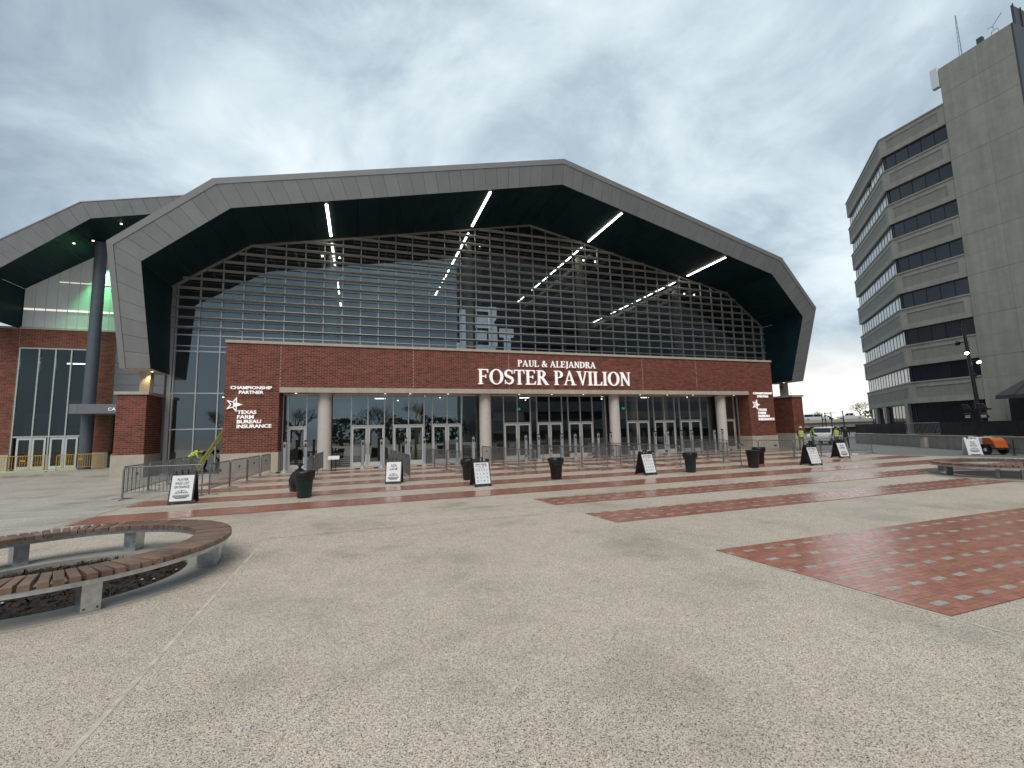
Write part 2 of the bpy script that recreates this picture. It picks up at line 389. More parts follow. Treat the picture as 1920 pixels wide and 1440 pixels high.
def glyph(ch):
    T = .062
    if ch == 'I': return _stem(.1), .37
    if ch == 'F': return _stem(.1)+[_rc(.1,.64,1-T,1), [(.60,.76),(.64,.76),(.66,1),(.56,1-T)], _rc(.2,.50,.49,.49+T), [(.47,.40),(.51,.40),(.51,.64),(.47,.64)]], .69
    if ch == 'E': return _stem(.1)+[_rc(.1,.63,1-T,1), [(.60,.78),(.63,.78),(.65,1),(.56,1-T)], _rc(.2,.52,.49,.49+T), _rc(.48,.52,.40,.64), _rc(.1,.66,0,T), [(.58,T),(.66,0),(.70,.24),(.67,.24)]], .73
    if ch == 'L': return _stem(.1)+[_rc(.1,.62,0,T), [(.54,T),(.62,0),(.66,.27),(.63,.27)]], .68
    if ch == 'T': return _stem(.285, top=False)+[_rc(.04,.685,1-T,1), [(.02,.74),(.05,.74),(.10,1-T),(.04,1)], [(.675,.74),(.705,.74),(.685,1),(.625,1-T)]], .73
    if ch == 'N': return [_rc(.11,.175,0,1), _rc(.63,.695,0,1), [(.02,1),(.24,1),(.695,0),(.60,0)], _rc(.02,.26,0,.045), _rc(.54,.79,.955,1), _rc(.02,.12,.955,1)], .82
    if ch == 'A': return [[(.07,0),(.14,0),(.42,.93),(.385,1.01)], [(.36,1.02),(.44,1.02),(.78,0),(.60,0)], _rc(.20,.62,.30,.355), _rc(0,.23,0,.045), _rc(.51,.87,0,.045)], .88
    if ch == 'V': return [[(.08,1),(.26,1),(.46,.12),(.42,-.02)], [(.64,1),(.71,1),(.46,-.02),(.40,-.02)], _rc(0,.35,.955,1), _rc(.55,.80,.955,1)], .80
    if ch == 'O': return _band(_arc(.45,.5,.43,.525,0,360,28), _arc(.45,.5,.255,.465,0,360,28)), .92
    if ch == 'P': return _stem(.1)+_band(_arc(.33,.74,.30,.26,-90,90), _arc(.33,.74,.14,.20,-90,90))+[_rc(.2,.34,1-T,1), _rc(.2,.34,.48,.48+T)], .67
    if ch == 'R': return _stem(.1)+_band(_arc(.33,.755,.28,.245,-90,90), _arc(.33,.755,.125,.185,-90,90))+[_rc(.2,.34,1-T,1), _rc(.2,.36,.51,.51+T), [(.27,.53),(.45,.55),(.80,.0),(.60,0)], _rc(.60,.84,0,.04)], .80
    if ch == 'D': return _stem(.1)+_band(_arc(.34,.5,.46,.5,-90,90,20), _arc(.34,.5,.28,.44,-90,90,20))+[_rc(.2,.35,1-T,1), _rc(.2,.35,0,T)], .86
    if ch == 'U': return [_rc(.10,.255,.30,1), _rc(.62,.685,.30,1), _rc(.02,.34,.955,1), _rc(.54,.77,.955,1)]+_band(_arc(.3925,.32,.2925,.34,180,360), _arc(.4375,.32,.1825,.27,180,360)), .80
    if ch == 'J': return [_rc(.17,.325,.1,1), _rc(.09,.41,.955,1)]+_stroke([(.247,.12),(.235,-.05),(.17,-.17),(.07,-.22)], [.155,.14,.1,.06]), .44
    if ch == 'S':
        p = _arc(.31,.745,.215,.215,25,255,14)+_arc(.315,.265,.225,.225,75,-150,14)
        n = len(p); return _stroke(p, [.055+.115*math.sin(math.pi*i/(n-1))**1.5 for i in range(n)])+[[(.50,.72),(.535,.72),(.535,1.0),(.49,.93)], [(.06,.30),(.10,.30),(.13,.08),(.06,0)]], .60
    if ch == '&':
        p = [(.78,.50),(.70,.30),(.56,.08),(.38,0),(.20,.04),(.13,.22),(.22,.42),(.40,.58),(.50,.74),(.46,.92),(.36,.98),(.26,.90),(.24,.76),(.34,.56),(.52,.32),(.66,.12),(.82,.0)]
        w = [.05,.05,.06,.07,.11,.15,.13,.08,.09,.08,.06,.09,.12,.14,.15,.15,.11]
        return _stroke(p, w)+[_rc(.66,.88,.485,.525)], .92
    return [], .34
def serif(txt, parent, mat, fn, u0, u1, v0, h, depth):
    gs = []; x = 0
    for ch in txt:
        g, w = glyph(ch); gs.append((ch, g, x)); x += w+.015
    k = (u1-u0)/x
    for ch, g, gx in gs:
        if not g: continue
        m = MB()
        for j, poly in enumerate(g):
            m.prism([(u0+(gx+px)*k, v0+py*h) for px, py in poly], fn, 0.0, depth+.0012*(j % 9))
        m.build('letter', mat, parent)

def brick_rects(u0, u1, z0, z1, bl=.3, bh=.1, g=.019):
    out = []; r0 = int(round(z0/bh)); r1 = int(round(z1/bh))
    for r in range(r0, r1):
        off = (r % 2)*bl/2; i = math.floor((u0-off)/bl)
        while i*bl+off < u1-1e-4:
            a = max(u0, i*bl+off)+g/2; b = min(u1, (i+1)*bl+off)-g/2
            if b-a > .03: out.append((a, b, r*bh+g/2, (r+1)*bh-g/2))
            i += 1
    return out
def brick_add(m, br, fn, dep=.014):
    a, b, c, d = br
    vs = [fn(a, c, 0), fn(b, c, 0), fn(b, d, 0), fn(a, d, 0), fn(a, c, -dep), fn(b, c, -dep), fn(b, d, -dep), fn(a, d, -dep)]
    m.add(vs, [(0,1,2,3), (1,0,4,5), (2,1,5,6), (3,2,6,7), (0,3,7,4)])

# skinned figure ---------------------------------------------------
def skin_body(name, joints, edges, mats, matfn, parent=None, sub=2):
    me = bpy.data.meshes.new(name); names = list(joints)
    me.from_pydata([joints[n][0] for n in names], [(names.index(a), names.index(b)) for a, b in edges], [])
    o = bpy.data.objects.new(name, me); COL.objects.link(o)
    sk = o.modifiers.new('Skin', 'SKIN'); sk.use_smooth_shade = True
    for i, n in enumerate(names):
        sv = me.skin_vertices[0].data[i]; r = joints[n][1]; sv.radius = (r, r) if isinstance(r, (int, float)) else r; sv.use_root = (i == 0)
    ss = o.modifiers.new('Sub', 'SUBSURF'); ss.levels = sub; ss.render_levels = sub
    dg = bpy.context.evaluated_depsgraph_get(); m2 = bpy.data.meshes.new_from_object(o.evaluated_get(dg))
    bpy.data.objects.remove(o); bpy.data.meshes.remove(me)
    m2.materials.clear()
    for m in mats: m2.materials.append(MATS[m])
    for p in m2.polygons: p.use_smooth = True; p.material_index = matfn(p.center)
    return m2

# ------------------------------------------------------------------ ground and paving
def sheet(name, mat, z, polys, kind='structure', parent=None):
    m = MB()
    for p in polys: m.add([(x, y, z) for x, y in p], [tuple(range(len(p)))])
    o = m.build(name, mat, parent)
    if parent is None: o['kind'] = kind
    return o
def edge_x(y): return 5.6-.085*y if y < 13 else 4.5
BC, BR = (-3.86, 7.9), 1.45          # planter inside the near bench
def annulus(c, r0, r1, n=96):
    P = lambda r, i: (c[0]+r*math.cos(2*math.pi*i/n), c[1]+r*math.sin(2*math.pi*i/n))
    return [[P(r0, i), P(r1, i), P(r1, i+1), P(r0, i+1)] for i in range(n)]
def square_hole(x0, x1, y0, y1, c, r, n=96):
    angs = sorted([2*math.pi*i/n for i in range(n)]+[math.atan2(y-c[1], x-c[0]) % (2*math.pi) for x in (x0, x1) for y in (y0, y1)])
    def edge(t):
        dx, dy = math.cos(t), math.sin(t)
        k = min([((x1 if dx > 0 else x0)-c[0])/dx if abs(dx) > 1e-9 else 1e9, ((y1 if dy > 0 else y0)-c[1])/dy if abs(dy) > 1e-9 else 1e9])
        return (c[0]+k*dx, c[1]+k*dy)
    out = []
    for a, b in zip(angs, angs[1:]+[angs[0]+2*math.pi]):
        if b-a > 1e-6: out.append([(c[0]+r*math.cos(a), c[1]+r*math.sin(a)), edge(a), edge(b), (c[0]+r*math.cos(b), c[1]+r*math.sin(b))])
    return out
def ground():
    sheet('ground', 'asphalt', -.010, annulus(BC, BR, 900))
    sheet('plaza', 'aggregate', -.004, [[(-6.4, -45), (-1.65, -45), (-1.65, 4), (-6.4, 4)], [(-6.4, 12), (-1.65, 12), (-1.65, 32), (-6.4, 32)],
          [(-1.65, -45), (31, -45), (31, 12), (29.6, 17.8), (31.5, 32), (-1.65, 32)]]+square_hole(-6.4, -1.65, 4, 12, BC, BR))
    sheet('pavement', 'brushed', -.003, [[(-70, -45), (-6.4, -45), (-6.4, 27.9), (-12.2, 33.9), (-70, 33.9)]])
    p = sheet('path', 'aggregate_path', .002, [[(-1.65, -20), (edge_x(-20), -20), (edge_x(12.9), 12.9), (-1.65, 12.9)]])
    def joint(a, b, w=.012, z=.006, col='joint_sand'):
        a, b = Vector((*a, z)), Vector((*b, z)); d = (b-a).normalized(); nrm = Vector((-d.y, d.x, 0))*w/2
        MB().quad(a-nrm, b-nrm, b+nrm, a+nrm).build('joint', col, p)
    joint((-1.62, -20), (-1.62, 12.9), .04, .005, 'edge_strip'); joint((edge_x(-20)-.03, -20), (edge_x(12.9)-.03, 12.9), .04, .005, 'edge_strip');
    for y in (11.1, 9.55, -3.2): joint((-1.64, y), (edge_x(y)-.01, y), .012)
    joint((-1.65, 12.9), (-1.65, 14.8), .016); joint((-6.4, 12.0), (-1.66, 12.6), .014)
    for a, b in (((-6.4, 12.4), (-6.4, 27.9)), ((4.5, 12.95), (4.5, 28.2)), ((14.5, 13), (14.5, 28)), ((12, 5.65), (12, 8.0)), ((20.5, 5.65), (20.5, 8.0))): joint(a, b, .014, .004)
    # lighter sawn edge beside the path (concrete kerb strip flush with it)
    return p
ground()

def paving():
    root = obj('brick_paving', None, None, kind='structure', loc=(10, 10, 0))
    bands = [(2.87, 5.59, 'edge', 24.0, True), (8.03, 9.17, 'edge', 21.5, True), (10.56, 11.76, 'edge', 28.6, True),
             (13.05, 14.35, -6.3, 29.2, False), (15.85, 17.13, -6.3, 29.4, False), (18.75, 20.05, -6.3, 30.0, False), (21.75, 23.05, -6.3, 31.0, False),
             (24.6, 25.9, -6.3, 31.0, False), (27.2, 28.1, -4.3, 30.4, False)]
    L, W, G = .2025, .0907, .005
    cand = []
    for (y0, y1, x0, x1, pale) in bands:
        rows = int(round((y1-y0)/W)); w = (y1-y0)/rows
        xa0 = (edge_x(y0) if x0 == 'edge' else x0); xa1 = (edge_x(y1) if x0 == 'edge' else x0)
        sheet('bedding', 'bedding', .0035, [[(xa0, y0), (x1, y0), (x1, y1), (xa1, y1)]], parent=root)
        for r in range(rows):
            ya, yb = y0+r*w, y0+(r+1)*w; ym = (ya+yb)/2
            xs = edge_x(ym) if x0 == 'edge' else x0
            off = (r % 2)*L/2; i = 0 if off == 0 else -1
            while True:
                a = xs+off+i*L; b = a+L
                if a >= x1-.02: break
                a = max(a, xs); b = min(b, x1)
                if math.hypot(a-20.95, ym-9.0) < 2.3: i += 1; continue
                pk = pale and (r % 5 == 2) and (i % 2 == 1)
                cand.append((a+G/2, b-G/2, ya+G/2, yb-G/2, pk)); i += 1
    def pv(m, c):
        a, b, ya, yb, pk = c
        z = .0095; q = [z+random.uniform(-.0012, .0012) for _ in range(4)]
        vs = [(a, ya, q[0]), (b, ya, q[1]), (b, yb, q[2]), (a, yb, q[3]), (a, ya, .0036), (b, ya, .0036), (b, yb, .0036), (a, yb, .0036)]
        m.add(vs, [(0,1,2,3), (1,0,4,5), (2,1,5,6), (3,2,6,7), (0,3,7,4)])
    vis = sorted(cand, key=lambda c: math.hypot(c[0], c[2]) if (c[0]*math.cos(R(19))-c[2]*math.sin(R(19))) < 1.15*(c[0]*math.sin(R(19))+c[2]*math.cos(R(19))) else 1e3)
    for c in vis[:300]:
        m = MB(); pv(m, c); m.build('brick', 'paver_pale' if c[4] else 'paver', root)
    m = MB()
    for c in vis[300:]:
        m.cur = 1 if c[4] else 0; pv(m, c)
    o = m.build('brick_field', ['paver', 'paver_pale'], root); o['kind'] = 'stuff'
paving()

# ------------------------------------------------------------------ arena
F, YE, YG, CX = 28.3, 29.5, 31.0, 12.53
INNER = [(-23.15, 5.75), (-23.3, 11.13), (-19.2, 14.2), (0, 18.14), (19.2, 14.2), (23.3, 11.13), (23.15, 5.75)]
OUTER = [(-24.5, 5.75), (-24.7, 11.97), (-20, 15.55), (0, 19.7), (20, 15.55), (24.7, 11.97), (24.5, 5.75)]
def sof(X):
    x = X-CX; P = INNER[1:6]
    for (a, za), (b, zb) in zip(P, P[1:]):
        if a <= x <= b: return za+(zb-za)*(x-a)/(b-a)
    return 11.0
def portal(root, cx, outer, inner, plane, counts, backs, trimf=.2, legs=True):
    """leaning metal-clad portal: panels, trim, soffit, roof"""
    def P(p, d=0.0): return Vector((cx+p[0], plane(p[1])-d, p[1]))
    lerp = lambda a, b, t: (a[0]+(b[0]-a[0])*t, a[1]+(b[1]-a[1])*t)
    tr = [lerp(o, i, trimf) for o, i in zip(outer, inner)]
    for s in range(len(outer)-1):
        n = counts[s]
        # dark backing shows in the joints
        MB().quad(P(outer[s], -.03), P(outer[s+1], -.03), P(inner[s+1], -.03), P(inner[s], -.03)).build('fascia_backing', 'joint_dark', root)
        for k in range(n):
            g = .011/max(.3, n/ n) 
            Ls = math.hypot(outer[s+1][0]-outer[s][0], outer[s+1][1]-outer[s][1]); gg = .016/Ls
            t0, t1 = k/n+gg/2, (k+1)/n-gg/2
            a, b = lerp(tr[s], tr[s+1], t0), lerp(tr[s], tr[s+1], t1); c, d = lerp(inner[s], inner[s+1], t1), lerp(inner[s], inner[s+1], t0)
            # small gap to trim
            a2, b2 = lerp(a, d, .007), lerp(b, c, .007)
            j = random.uniform(-.004, .004)
            m = MB(); vs = [P(a2, j), P(b2, j), P(c, j), P(d, j), P(a2, -.025), P(b2, -.025), P(c, -.025), P(d, -.025)]
            m.add(vs, [(3,2,1,0), (0,1,5,4), (1,2,6,5), (2,3,7,6), (3,0,4,7)])
            m.build('fascia_panel', 'fascia', root)
        m = MB(); o0, o1, i0, i1 = outer[s], outer[s+1], tr[s], tr[s+1]
        m.add([P(o0, .0), P(o1, .0), P(i1, .03), P(i0, .03), P(i0, -.02), P(i1, -.02)], [(3,2,1,0), (3,4,5,2)])
        m.build('fascia_trim', 'fascia_trim', root)
        bs, br = backs[s]
        a, b = inner[s], inner[s+1]
        ns = max(2, int(math.hypot(b[0]-a[0], b[1]-a[1])/1.25))
        for q in range(ns):
            e_ = 0 if abs(b[0]-a[0]) < 1 else .006
            u, w = lerp(a, b, (q+e_)/ns), lerp(a, b, (q+1-e_)/ns)
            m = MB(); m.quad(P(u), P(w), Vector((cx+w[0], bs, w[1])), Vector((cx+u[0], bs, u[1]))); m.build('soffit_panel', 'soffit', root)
        a, b = outer[s], outer[s+1]
        m = MB(); m.quad(P(b), P(a), Vector((cx+a[0], br, a[1])), Vector((cx+b[0], br, b[1]))); m.build('roof', 'fascia_trim', root)
    if legs:
        for s in ((0, 1) if legs is True else legs):
            i = 0 if s == 0 else -1
            o, n = outer[i], inner[i]
            m = MB(); m.quad(P(o), P(n), Vector((cx+n[0], YG+.1, n[1])), Vector((cx+o[0], YG+.1, o[1]))); m.build('leg_underside', 'limestone', root)
            m = MB(); m.quad(Vector((cx+o[0], YG+.1, o[1])), Vector((cx+n[0], YG+.1, n[1])), Vector((cx+n[0], YG+.1, 11.1)), Vector((cx+o[0], YG+.1, 11.1))); m.build('leg_back', 'grey_panel', root)

def arena():
    A = thing('arena', 'brick and glass arena with a wide leaning grey metal portal roof and white lettering', 'building', (CX, 40, 0))
    fy = lambda y: (lambda u, z, d: (u, y-d, z))
    # --- brick box
    x0, x1, pl, pr = -7.13, 33.25, -4.39, 30.54
    B('wall', 'mortar', A, (x0+.01, pl-.012, F+.014, YG-.05, 1.12, 7.28), (pr+.012, x1-.01, F+.014, YG-.05, 1.12, 7.28), (pl-.012, pr+.012, F+.014, F+.5, 4.78, 7.28))
    rects = []
    for (a, b, c, d) in ((x0, pl, 1.1, 4.8), (pr, x1, 1.1, 4.8), (x0, x1, 4.8, 7.3)): rects += brick_rects(a, b, c, d)
    jx = [pl, 3.2, 9.55, 15.0, 20.3, 25.3, 30.54]          # control joints
    fn = lambda u, z, d: (u, F-d, z)
    keep = [r for r in rects if not any(abs(r[0]-j) < .012 or abs(r[1]-j) < .012 or r[0] < j < r[1] for j in jx if r[2] > 4.75)]
    cut = [r for r in rects if r not in keep]
    for r in cut:
        j = min(jx, key=lambda q: abs((r[0]+r[1])/2-q))
        for a, b in ((r[0], j-.011), (j+.011, r[1])):
            if b-a > .03: keep.append((a, b, r[2], r[3]))
    keep.sort(key=lambda r: (0 if (r[0] < pl and r[2] < 4.9) else 1, r[0]))
    for r in keep[:300]:
        m = MB(); brick_add(m, r, fn); m.build('brick', 'brick', A)
    m = MB()
    for r in keep[300:]: brick_add(m, r, fn)
    for r in brick_rects(F, YE+.05, 1.1, 4.5): brick_add(m, r, lambda u, z, d: (pl+d, u, z)); brick_add(m, r, lambda u, z, d: (pr-d, u, z))
    for r in brick_rects(F, YG-.06, 1.1, 7.3): brick_add(m, r, lambda u, z, d: (x0-d, u, z)); brick_add(m, r, lambda u, z, d: (x1+d, u, z))
    # corner piers under the portal legs
    PIERS = ((-12.2, -10.87), (36.1, 37.35))
    for a, b in PIERS:
        for r in brick_rects(a, b, 1.2, 4.4): brick_add(m, r, lambda u, z, d: (u, 28.9-d, z))
        for r in brick_rects(28.9, 30.97, 1.2, 4.4): brick_add(m, r, lambda u, z, d: (b+d, u, z)); brick_add(m, r, lambda u, z, d: (a-d, u, z))
    o = m.build('brick_field', 'brick', A); o['kind'] = 'stuff'
    for a, b in PIERS:
        B('pier_core', 'mortar', A, (a+.014, b-.014, 28.914, 30.96, 1.1, 4.45))
        B('pier_plinth', 'limestone', A, (a-.06, b+.06, 28.84, 31.0, -.02, 1.2))
        B('pier_cap', 'limestone', A, (a-.09, b+.09, 28.81, 30.98, 4.4, 4.56))
        mid = b-.45 if a < 0 else a+.45
        B('pier_post', 'limestone', A, (mid-.23, mid+.23, 29.7, 30.2, 4.56, 5.749))
    # limestone trim
    for a, b in ((x0, pl), (pr, x1)): B('plinth', 'limestone', A, (a-.05, b+.05, F-.06, YE+.1, -.02, 1.105))
    n = 34; w = (x1-x0+.1)/n
    for i in range(n):
        a = x0-.05+i*w; B('coping', 'limestone', A, (a+.004, a+w-.004, F-.07, F+.75, 7.3, 7.46))
    n = 24; w = (pr-pl)/n
    for i in range(n):
        a = pl+i*w; B('lintel', 'limestone', A, (a+.004, a+w-.004, F-.035, F+.35, 4.5, 4.79))
    B('entrance_ceiling', 'limestone', A, (pl, pr, F+.351, YE+.2, 4.52, 4.6))
    # downlights under the lintel
    for X in (-3.6, 1.5, 3.0+.05, 5.5, 10.5, 12.98, 15.5, 20.4, 22.9, 25.4, 29.6):
        m = MB(); m.cyl((X, F+.62, 4.50), (X, F+.62, 4.519), .055, n=12); m.build('downlight', 'light_warm', A)
    # columns
    for X in (-2.0, 8.03, 18.1, 28.2):
        m = MB(); m.cyl((X, F+.72, 0), (X, F+.72, 4.515), .39, n=40, cap=False); m.build('column', 'concrete_column', A)
    # lettering
    lf = lambda u, v, d: (u, F-.05-d, v)
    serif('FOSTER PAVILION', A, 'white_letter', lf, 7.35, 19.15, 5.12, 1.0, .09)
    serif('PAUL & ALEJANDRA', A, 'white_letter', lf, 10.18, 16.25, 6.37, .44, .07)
    B('sign_rail', 'brick', A, (8.2, 18.9, F-.047, F-.002, 5.52, 5.72))
    for dx, dz, q in ((0, 0, 1), (37.78, -.13, 1)):
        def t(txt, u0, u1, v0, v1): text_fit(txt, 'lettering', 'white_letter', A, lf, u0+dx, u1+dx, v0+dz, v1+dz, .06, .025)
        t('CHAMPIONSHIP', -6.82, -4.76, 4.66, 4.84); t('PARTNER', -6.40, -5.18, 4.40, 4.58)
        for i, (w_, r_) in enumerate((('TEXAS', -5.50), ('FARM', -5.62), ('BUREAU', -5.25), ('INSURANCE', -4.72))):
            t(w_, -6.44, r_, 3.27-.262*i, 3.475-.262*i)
        # five-pointed star lying on its side, outlined, its right point filled
        cx_, cz_, ro, ri = -6.62+dx, 3.80+dz, .44, .175
        pts = [((ro if i % 2 == 0 else ri)*math.cos(R(36*i)), (ro if i % 2 == 0 else ri)*math.sin(R(36*i))) for i in range(10)]
        m = MB()
        for i in range(10):
            a, b = pts[i], pts[(i+1) % 10]; k = .70
            m.prism([(cx_+a[0], cz_+a[1]), (cx_+b[0], cz_+b[1]), (cx_+b[0]*k, cz_+b[1]*k), (cx_+a[0]*k, cz_+a[1]*k)], lf, 0, .06)
        m.prism([(cx_+pts[0][0]*.9, cz_), (cx_+pts[1][0]*.9, cz_+pts[1][1]*.9), (cx_-.03, cz_+.12), (cx_-.03, cz_-.12), (cx_+pts[9][0]*.9, cz_+pts[9][1]*.9)], lf, 0, .064)
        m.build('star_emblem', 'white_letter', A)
    # --- entrance glazing
    H, T = 4.42, 2.52
    PAIRS = [(-.5, .49, 1.5), (2.04, 3.0, 4.0), (4.53, 5.52, 6.49), (9.5, 10.52, 11.5), (12.0, 12.98, 13.98), (14.48, 15.48, 16.49), (19.44, 20.44, 21.47), (21.95, 22.93, 23.94), (24.44, 25.44, 26.52)]
    SING = [(-4.05, -3.04), (29.05, 30.06)]
    edges = sorted([-4.33, 30.47]+[e for p in PAIRS for e in p]+[e for p in SING for e in p]+[8.55, 17.6])
    for e in edges: B('mullion', 'aluminium', A, (e-.03, e+.03, YE-.06, YE+.06, 0, H))
    B('head_frame', 'aluminium', A, (-4.33, 30.47, YE-.062, YE+.062, H, H+.1))
    doors = [(p[i], p[i+1], 1 if i == 0 else -1) for p in PAIRS for i in (0, 1)]+[(s[0], s[1], 1) for s in SING]
    for a, b in zip(edges, edges[1:]):
        isd = any(abs(a-d[0]) < .01 for d in doors)
        z0 = T+.05 if isd else .03
        if isd: B('transom', 'aluminium', A, (a+.031, b-.031, YE-.055, YE+.055, T-.03, T+.05))
        e = random.uniform(-.004, .004)
        m = MB(); m.quad((a+.03, YE+e, z0), (b-.03, YE-e, z0), (b-.03, YE-e, H), (a+.03, YE+e, H)); m.build('glass_pane', 'door_glass', A)
    for a, b, s in doors:
        a += .035; b -= .035; y0, y1 = YE-.03, YE+.025
        d = B('door', 'door_metal', A, (a, a+.10, y0, y1, .01, T-.035), (b-.10, b, y0, y1, .01, T-.035), (a+.1, b-.1, y0, y1, .01, .27), (a+.1, b-.1, y0, y1, T-.15, T-.035))
        m = MB(); m.quad((a+.1, YE, .27), (b-.1, YE, .27), (b-.1, YE, T-.15), (a+.1, YE, T-.15)); m.build('glass_pane', 'door_glass', d)
        hx = b-.07 if s > 0 else a+.07
        m = MB(); m.tube([(hx, y0, .75), (hx, y0-.07, .78), (hx, y0-.07, 1.42), (hx, y0, 1.45)], .016, 6); m.build('handle', 'steel_dark', d)
    # --- lobby behind the doors
    B('lobby_floor', 'interior_floor', A, (-10.7, 35.7, YE+.07, 48, -.06, .006))
    B('lobby_back_wall', 'interior_wall', A, (-10.7, 35.7, 40, 40.2, .01, 6.9))
    for i in range(9):
        X = -8.5+i*5.0
        B('lobby_wall_panel', 'interior_warm', A, (X, X+2.6+.8*(i % 3), 39.8, 39.98, .02, 3.2+.4*(i % 2)))
    for X in (-5.0, 4.2, 9.3, 23.5, 26.9): 
        m = MB(); m.cyl((X, 34.5, .006), (X, 34.5, 6.85), .3, n=20, cap=False); m.build('lobby_column', 'interior_warm', A)
    B('mezzanine', 'interior_wall', A, (-4.3, 35.6, 32.3, 47.9, 6.9, 7.25))
    for (X, Y, L_) in ((1.5, 36, .8), (4.6, 33.5, .1), (13.2, 35, .9), (14.2, 37.5, .1), (24.8, 34.5, .8), (21.3, 36.2, .1), (29.2, 34, .1), (-8.2, 35, 1.4), (-9.0, 38, .1), (-6, 33.6, .1), (3.0, 38, .1), (6.0, 35.0, .12), (19.8, 33.6, .1)):
        m = MB(); m.box(X-L_/2, X+L_/2, Y-.06, Y+.06, 4.75, 4.80); m.build('lobby_light', 'light_cool', A)
    for X in (11.9, 21.5): B('exit_sign', 'exit_green', A, (X-.14, X+.14, 33.0, 33.04, 3.62, 3.8))
    # --- curtain wall
    xs = [-10.43+1.155*k for k in range(41)]; xs = [x for x in xs if x < 35.7]
    B('corner_post', 'aluminium', A, (CX-23.3+.05, CX-23.3+.25, YG-.09, YG+.09, 0, 11.05))
    B('corner_post', 'aluminium', A, (CX+23.3-.25, CX+23.3-.05, YG-.09, YG+.09, 5.0, 11.05))
    for x in xs: B('mullion', 'aluminium', A, (x-.032, x+.032, YG-.075, YG+.05, (0 if x < x0-.1 else 7.2), sof(x)-.02))
    allx = [CX-23.05]+xs+[CX+23.05]
    for a, b in zip(allx, allx[1:]):
        e = random.uniform(-.0025, .0025); f_ = random.uniform(-.003, .003)
        rows = [(0, 2.54), (2.54, 4.67), (4.67, 7.2), (7.2, 8.2)] if b < x0+.3 else [(7.2, 8.2)]
        for z0, z1 in rows:
            m = MB(); m.quad((a, YG+e, z0), (b, YG-e, z0), (b, YG-e+f_, z1), (a, YG+e+f_, z1)); m.build('glass_pane', 'curtain_glass', A)
        za, zb = sof(a), sof(b)
        m = MB()
        if a < CX < b: m.add([(a, YG+e, 8.2), (b, YG-e, 8.2), (b, YG-e, zb), (CX, YG, sof(CX)), (a, YG+e, za)], [(0,1,2,3,4)])
        else: m.quad((a, YG+e, 8.2), (b, YG-e, 8.2), (b, YG-e, zb), (a, YG+e, za))
        m.build('glass_pane', 'curtain_glass', A)
    B('transom', 'aluminium', A, (CX-23.05, CX+23.05, YG-.06, YG-.002, 8.16, 8.23))
    B('transom', 'aluminium', A, (CX-23.05, CX+23.05, YG-.06, YG-.002, 7.5, 7.55))
    for z in (2.54, 4.67, 7.2): B('transom', 'aluminium', A, (CX-23.05, x0+.1, YG-.06, YG-.002, z-.035, z+.035))
    for p, q in zip(INNER[1:5], INNER[2:6]):
        m = MB(); a, b = Vector((CX+p[0], YG-.05, p[1]-.06)), Vector((CX+q[0], YG-.05, q[1]-.06)); d = (b-a); 
        m.obox((a+b)/2, d/2, (0, .06, 0), Vector((-d.z, 0, d.x)).normalized()*.045); m.build('head_frame', 'aluminium', A)
    # louvre blades in front of the glass
    k = 0
    while True:
        z = 8.59+.605*k; k += 1
        if z > 17.6: break
        # horizontal extent where the soffit is above z
        if z <= 11.13: hw = 23.0
        elif z <= 14.2: hw = 23.3-(z-11.13)*(4.1/3.07)-.42
        else: hw = (18.14-z)/(3.94)*19.2-1.0
        lx0, lx1 = CX-hw, CX+hw
        if k <= 6: lx0 = -10.6
        m = MB(); c = Vector(((lx0+lx1)/2, YG-.34, z)); m.obox(c, ((lx1-lx0)/2, 0, 0), (0, .13, -.03), (0, .004, .017)); m.build('louvre', 'louvre', A)
    # brackets holding the blades, one run per mullion
    m = MB()
    for x in xs:
        k = 0
        while 8.59+.605*k < sof(x)-.25:
            z = 8.59+.605*k; m.box(x-.012, x+.012, YG-.45, YG-.077, z-.03, z+.0); k += 1
    o = m.build('louvre_brackets', 'steel_dark', A); o['kind'] = 'stuff'
    # --- portal
    PZ = lambda z: 28.4-.272*(z-5.75)
    portal(A, CX, OUTER, INNER, PZ, [7, 8, 26, 26, 8, 7], [(YG+.1, 31.1), (YG+.1, 75), (YG+.1, 75), (YG+.1, 75), (YG+.1, 75), (YG+.1, 31.1)], legs=True)
    for X in (-10.98, 36.2):
        m = MB(); m.cyl((X, 29.6, 5.72), (X, 29.6, 5.745), .06, n=10); m.build('downlight', 'light_warm', A)
    # body behind: side walls, inner ceiling, ribs, back wall
    for X in (CX-23.35, CX+23.35): B('side_wall', 'grey_panel', A, (X-.1, X+.1, YG+.12, 75, 0, 11.1))
    P = INNER[1:6]
    for p, q in zip(P, P[1:]):
        m = MB(); m.quad((CX+p[0], YG+.1, p[1]-.02), (CX+q[0], YG+.1, q[1]-.02), (CX+q[0], 60, q[1]-.02), (CX+p[0], 60, p[1]-.02)); m.build('inner_ceiling', 'interior_ceiling', A)
    for i, x in enumerate([CX-21.3+1.5*k for k in range(29)]):
        B('roof_rib', 'interior_steel', A, (x-.05, x+.05, YG+.5, 58, sof(x)-.55, sof(x)-.25))
    for Y in (37, 43, 49):
        for p, q in zip(P, P[1:]):
            m = MB(); a, b = Vector((CX+p[0], Y, p[1]-.75)), Vector((CX+q[0], Y, q[1]-.75)); d = b-a
            m.obox((a+b)/2, d/2, (0, .1, 0), Vector((-d.z, 0, d.x)).normalized()*.12); m.build('roof_truss', 'interior_steel', A)
    B('hall_back_wall', 'interior_wall', A, (CX-23, CX+23, 58, 58.3, 0, 17.5))
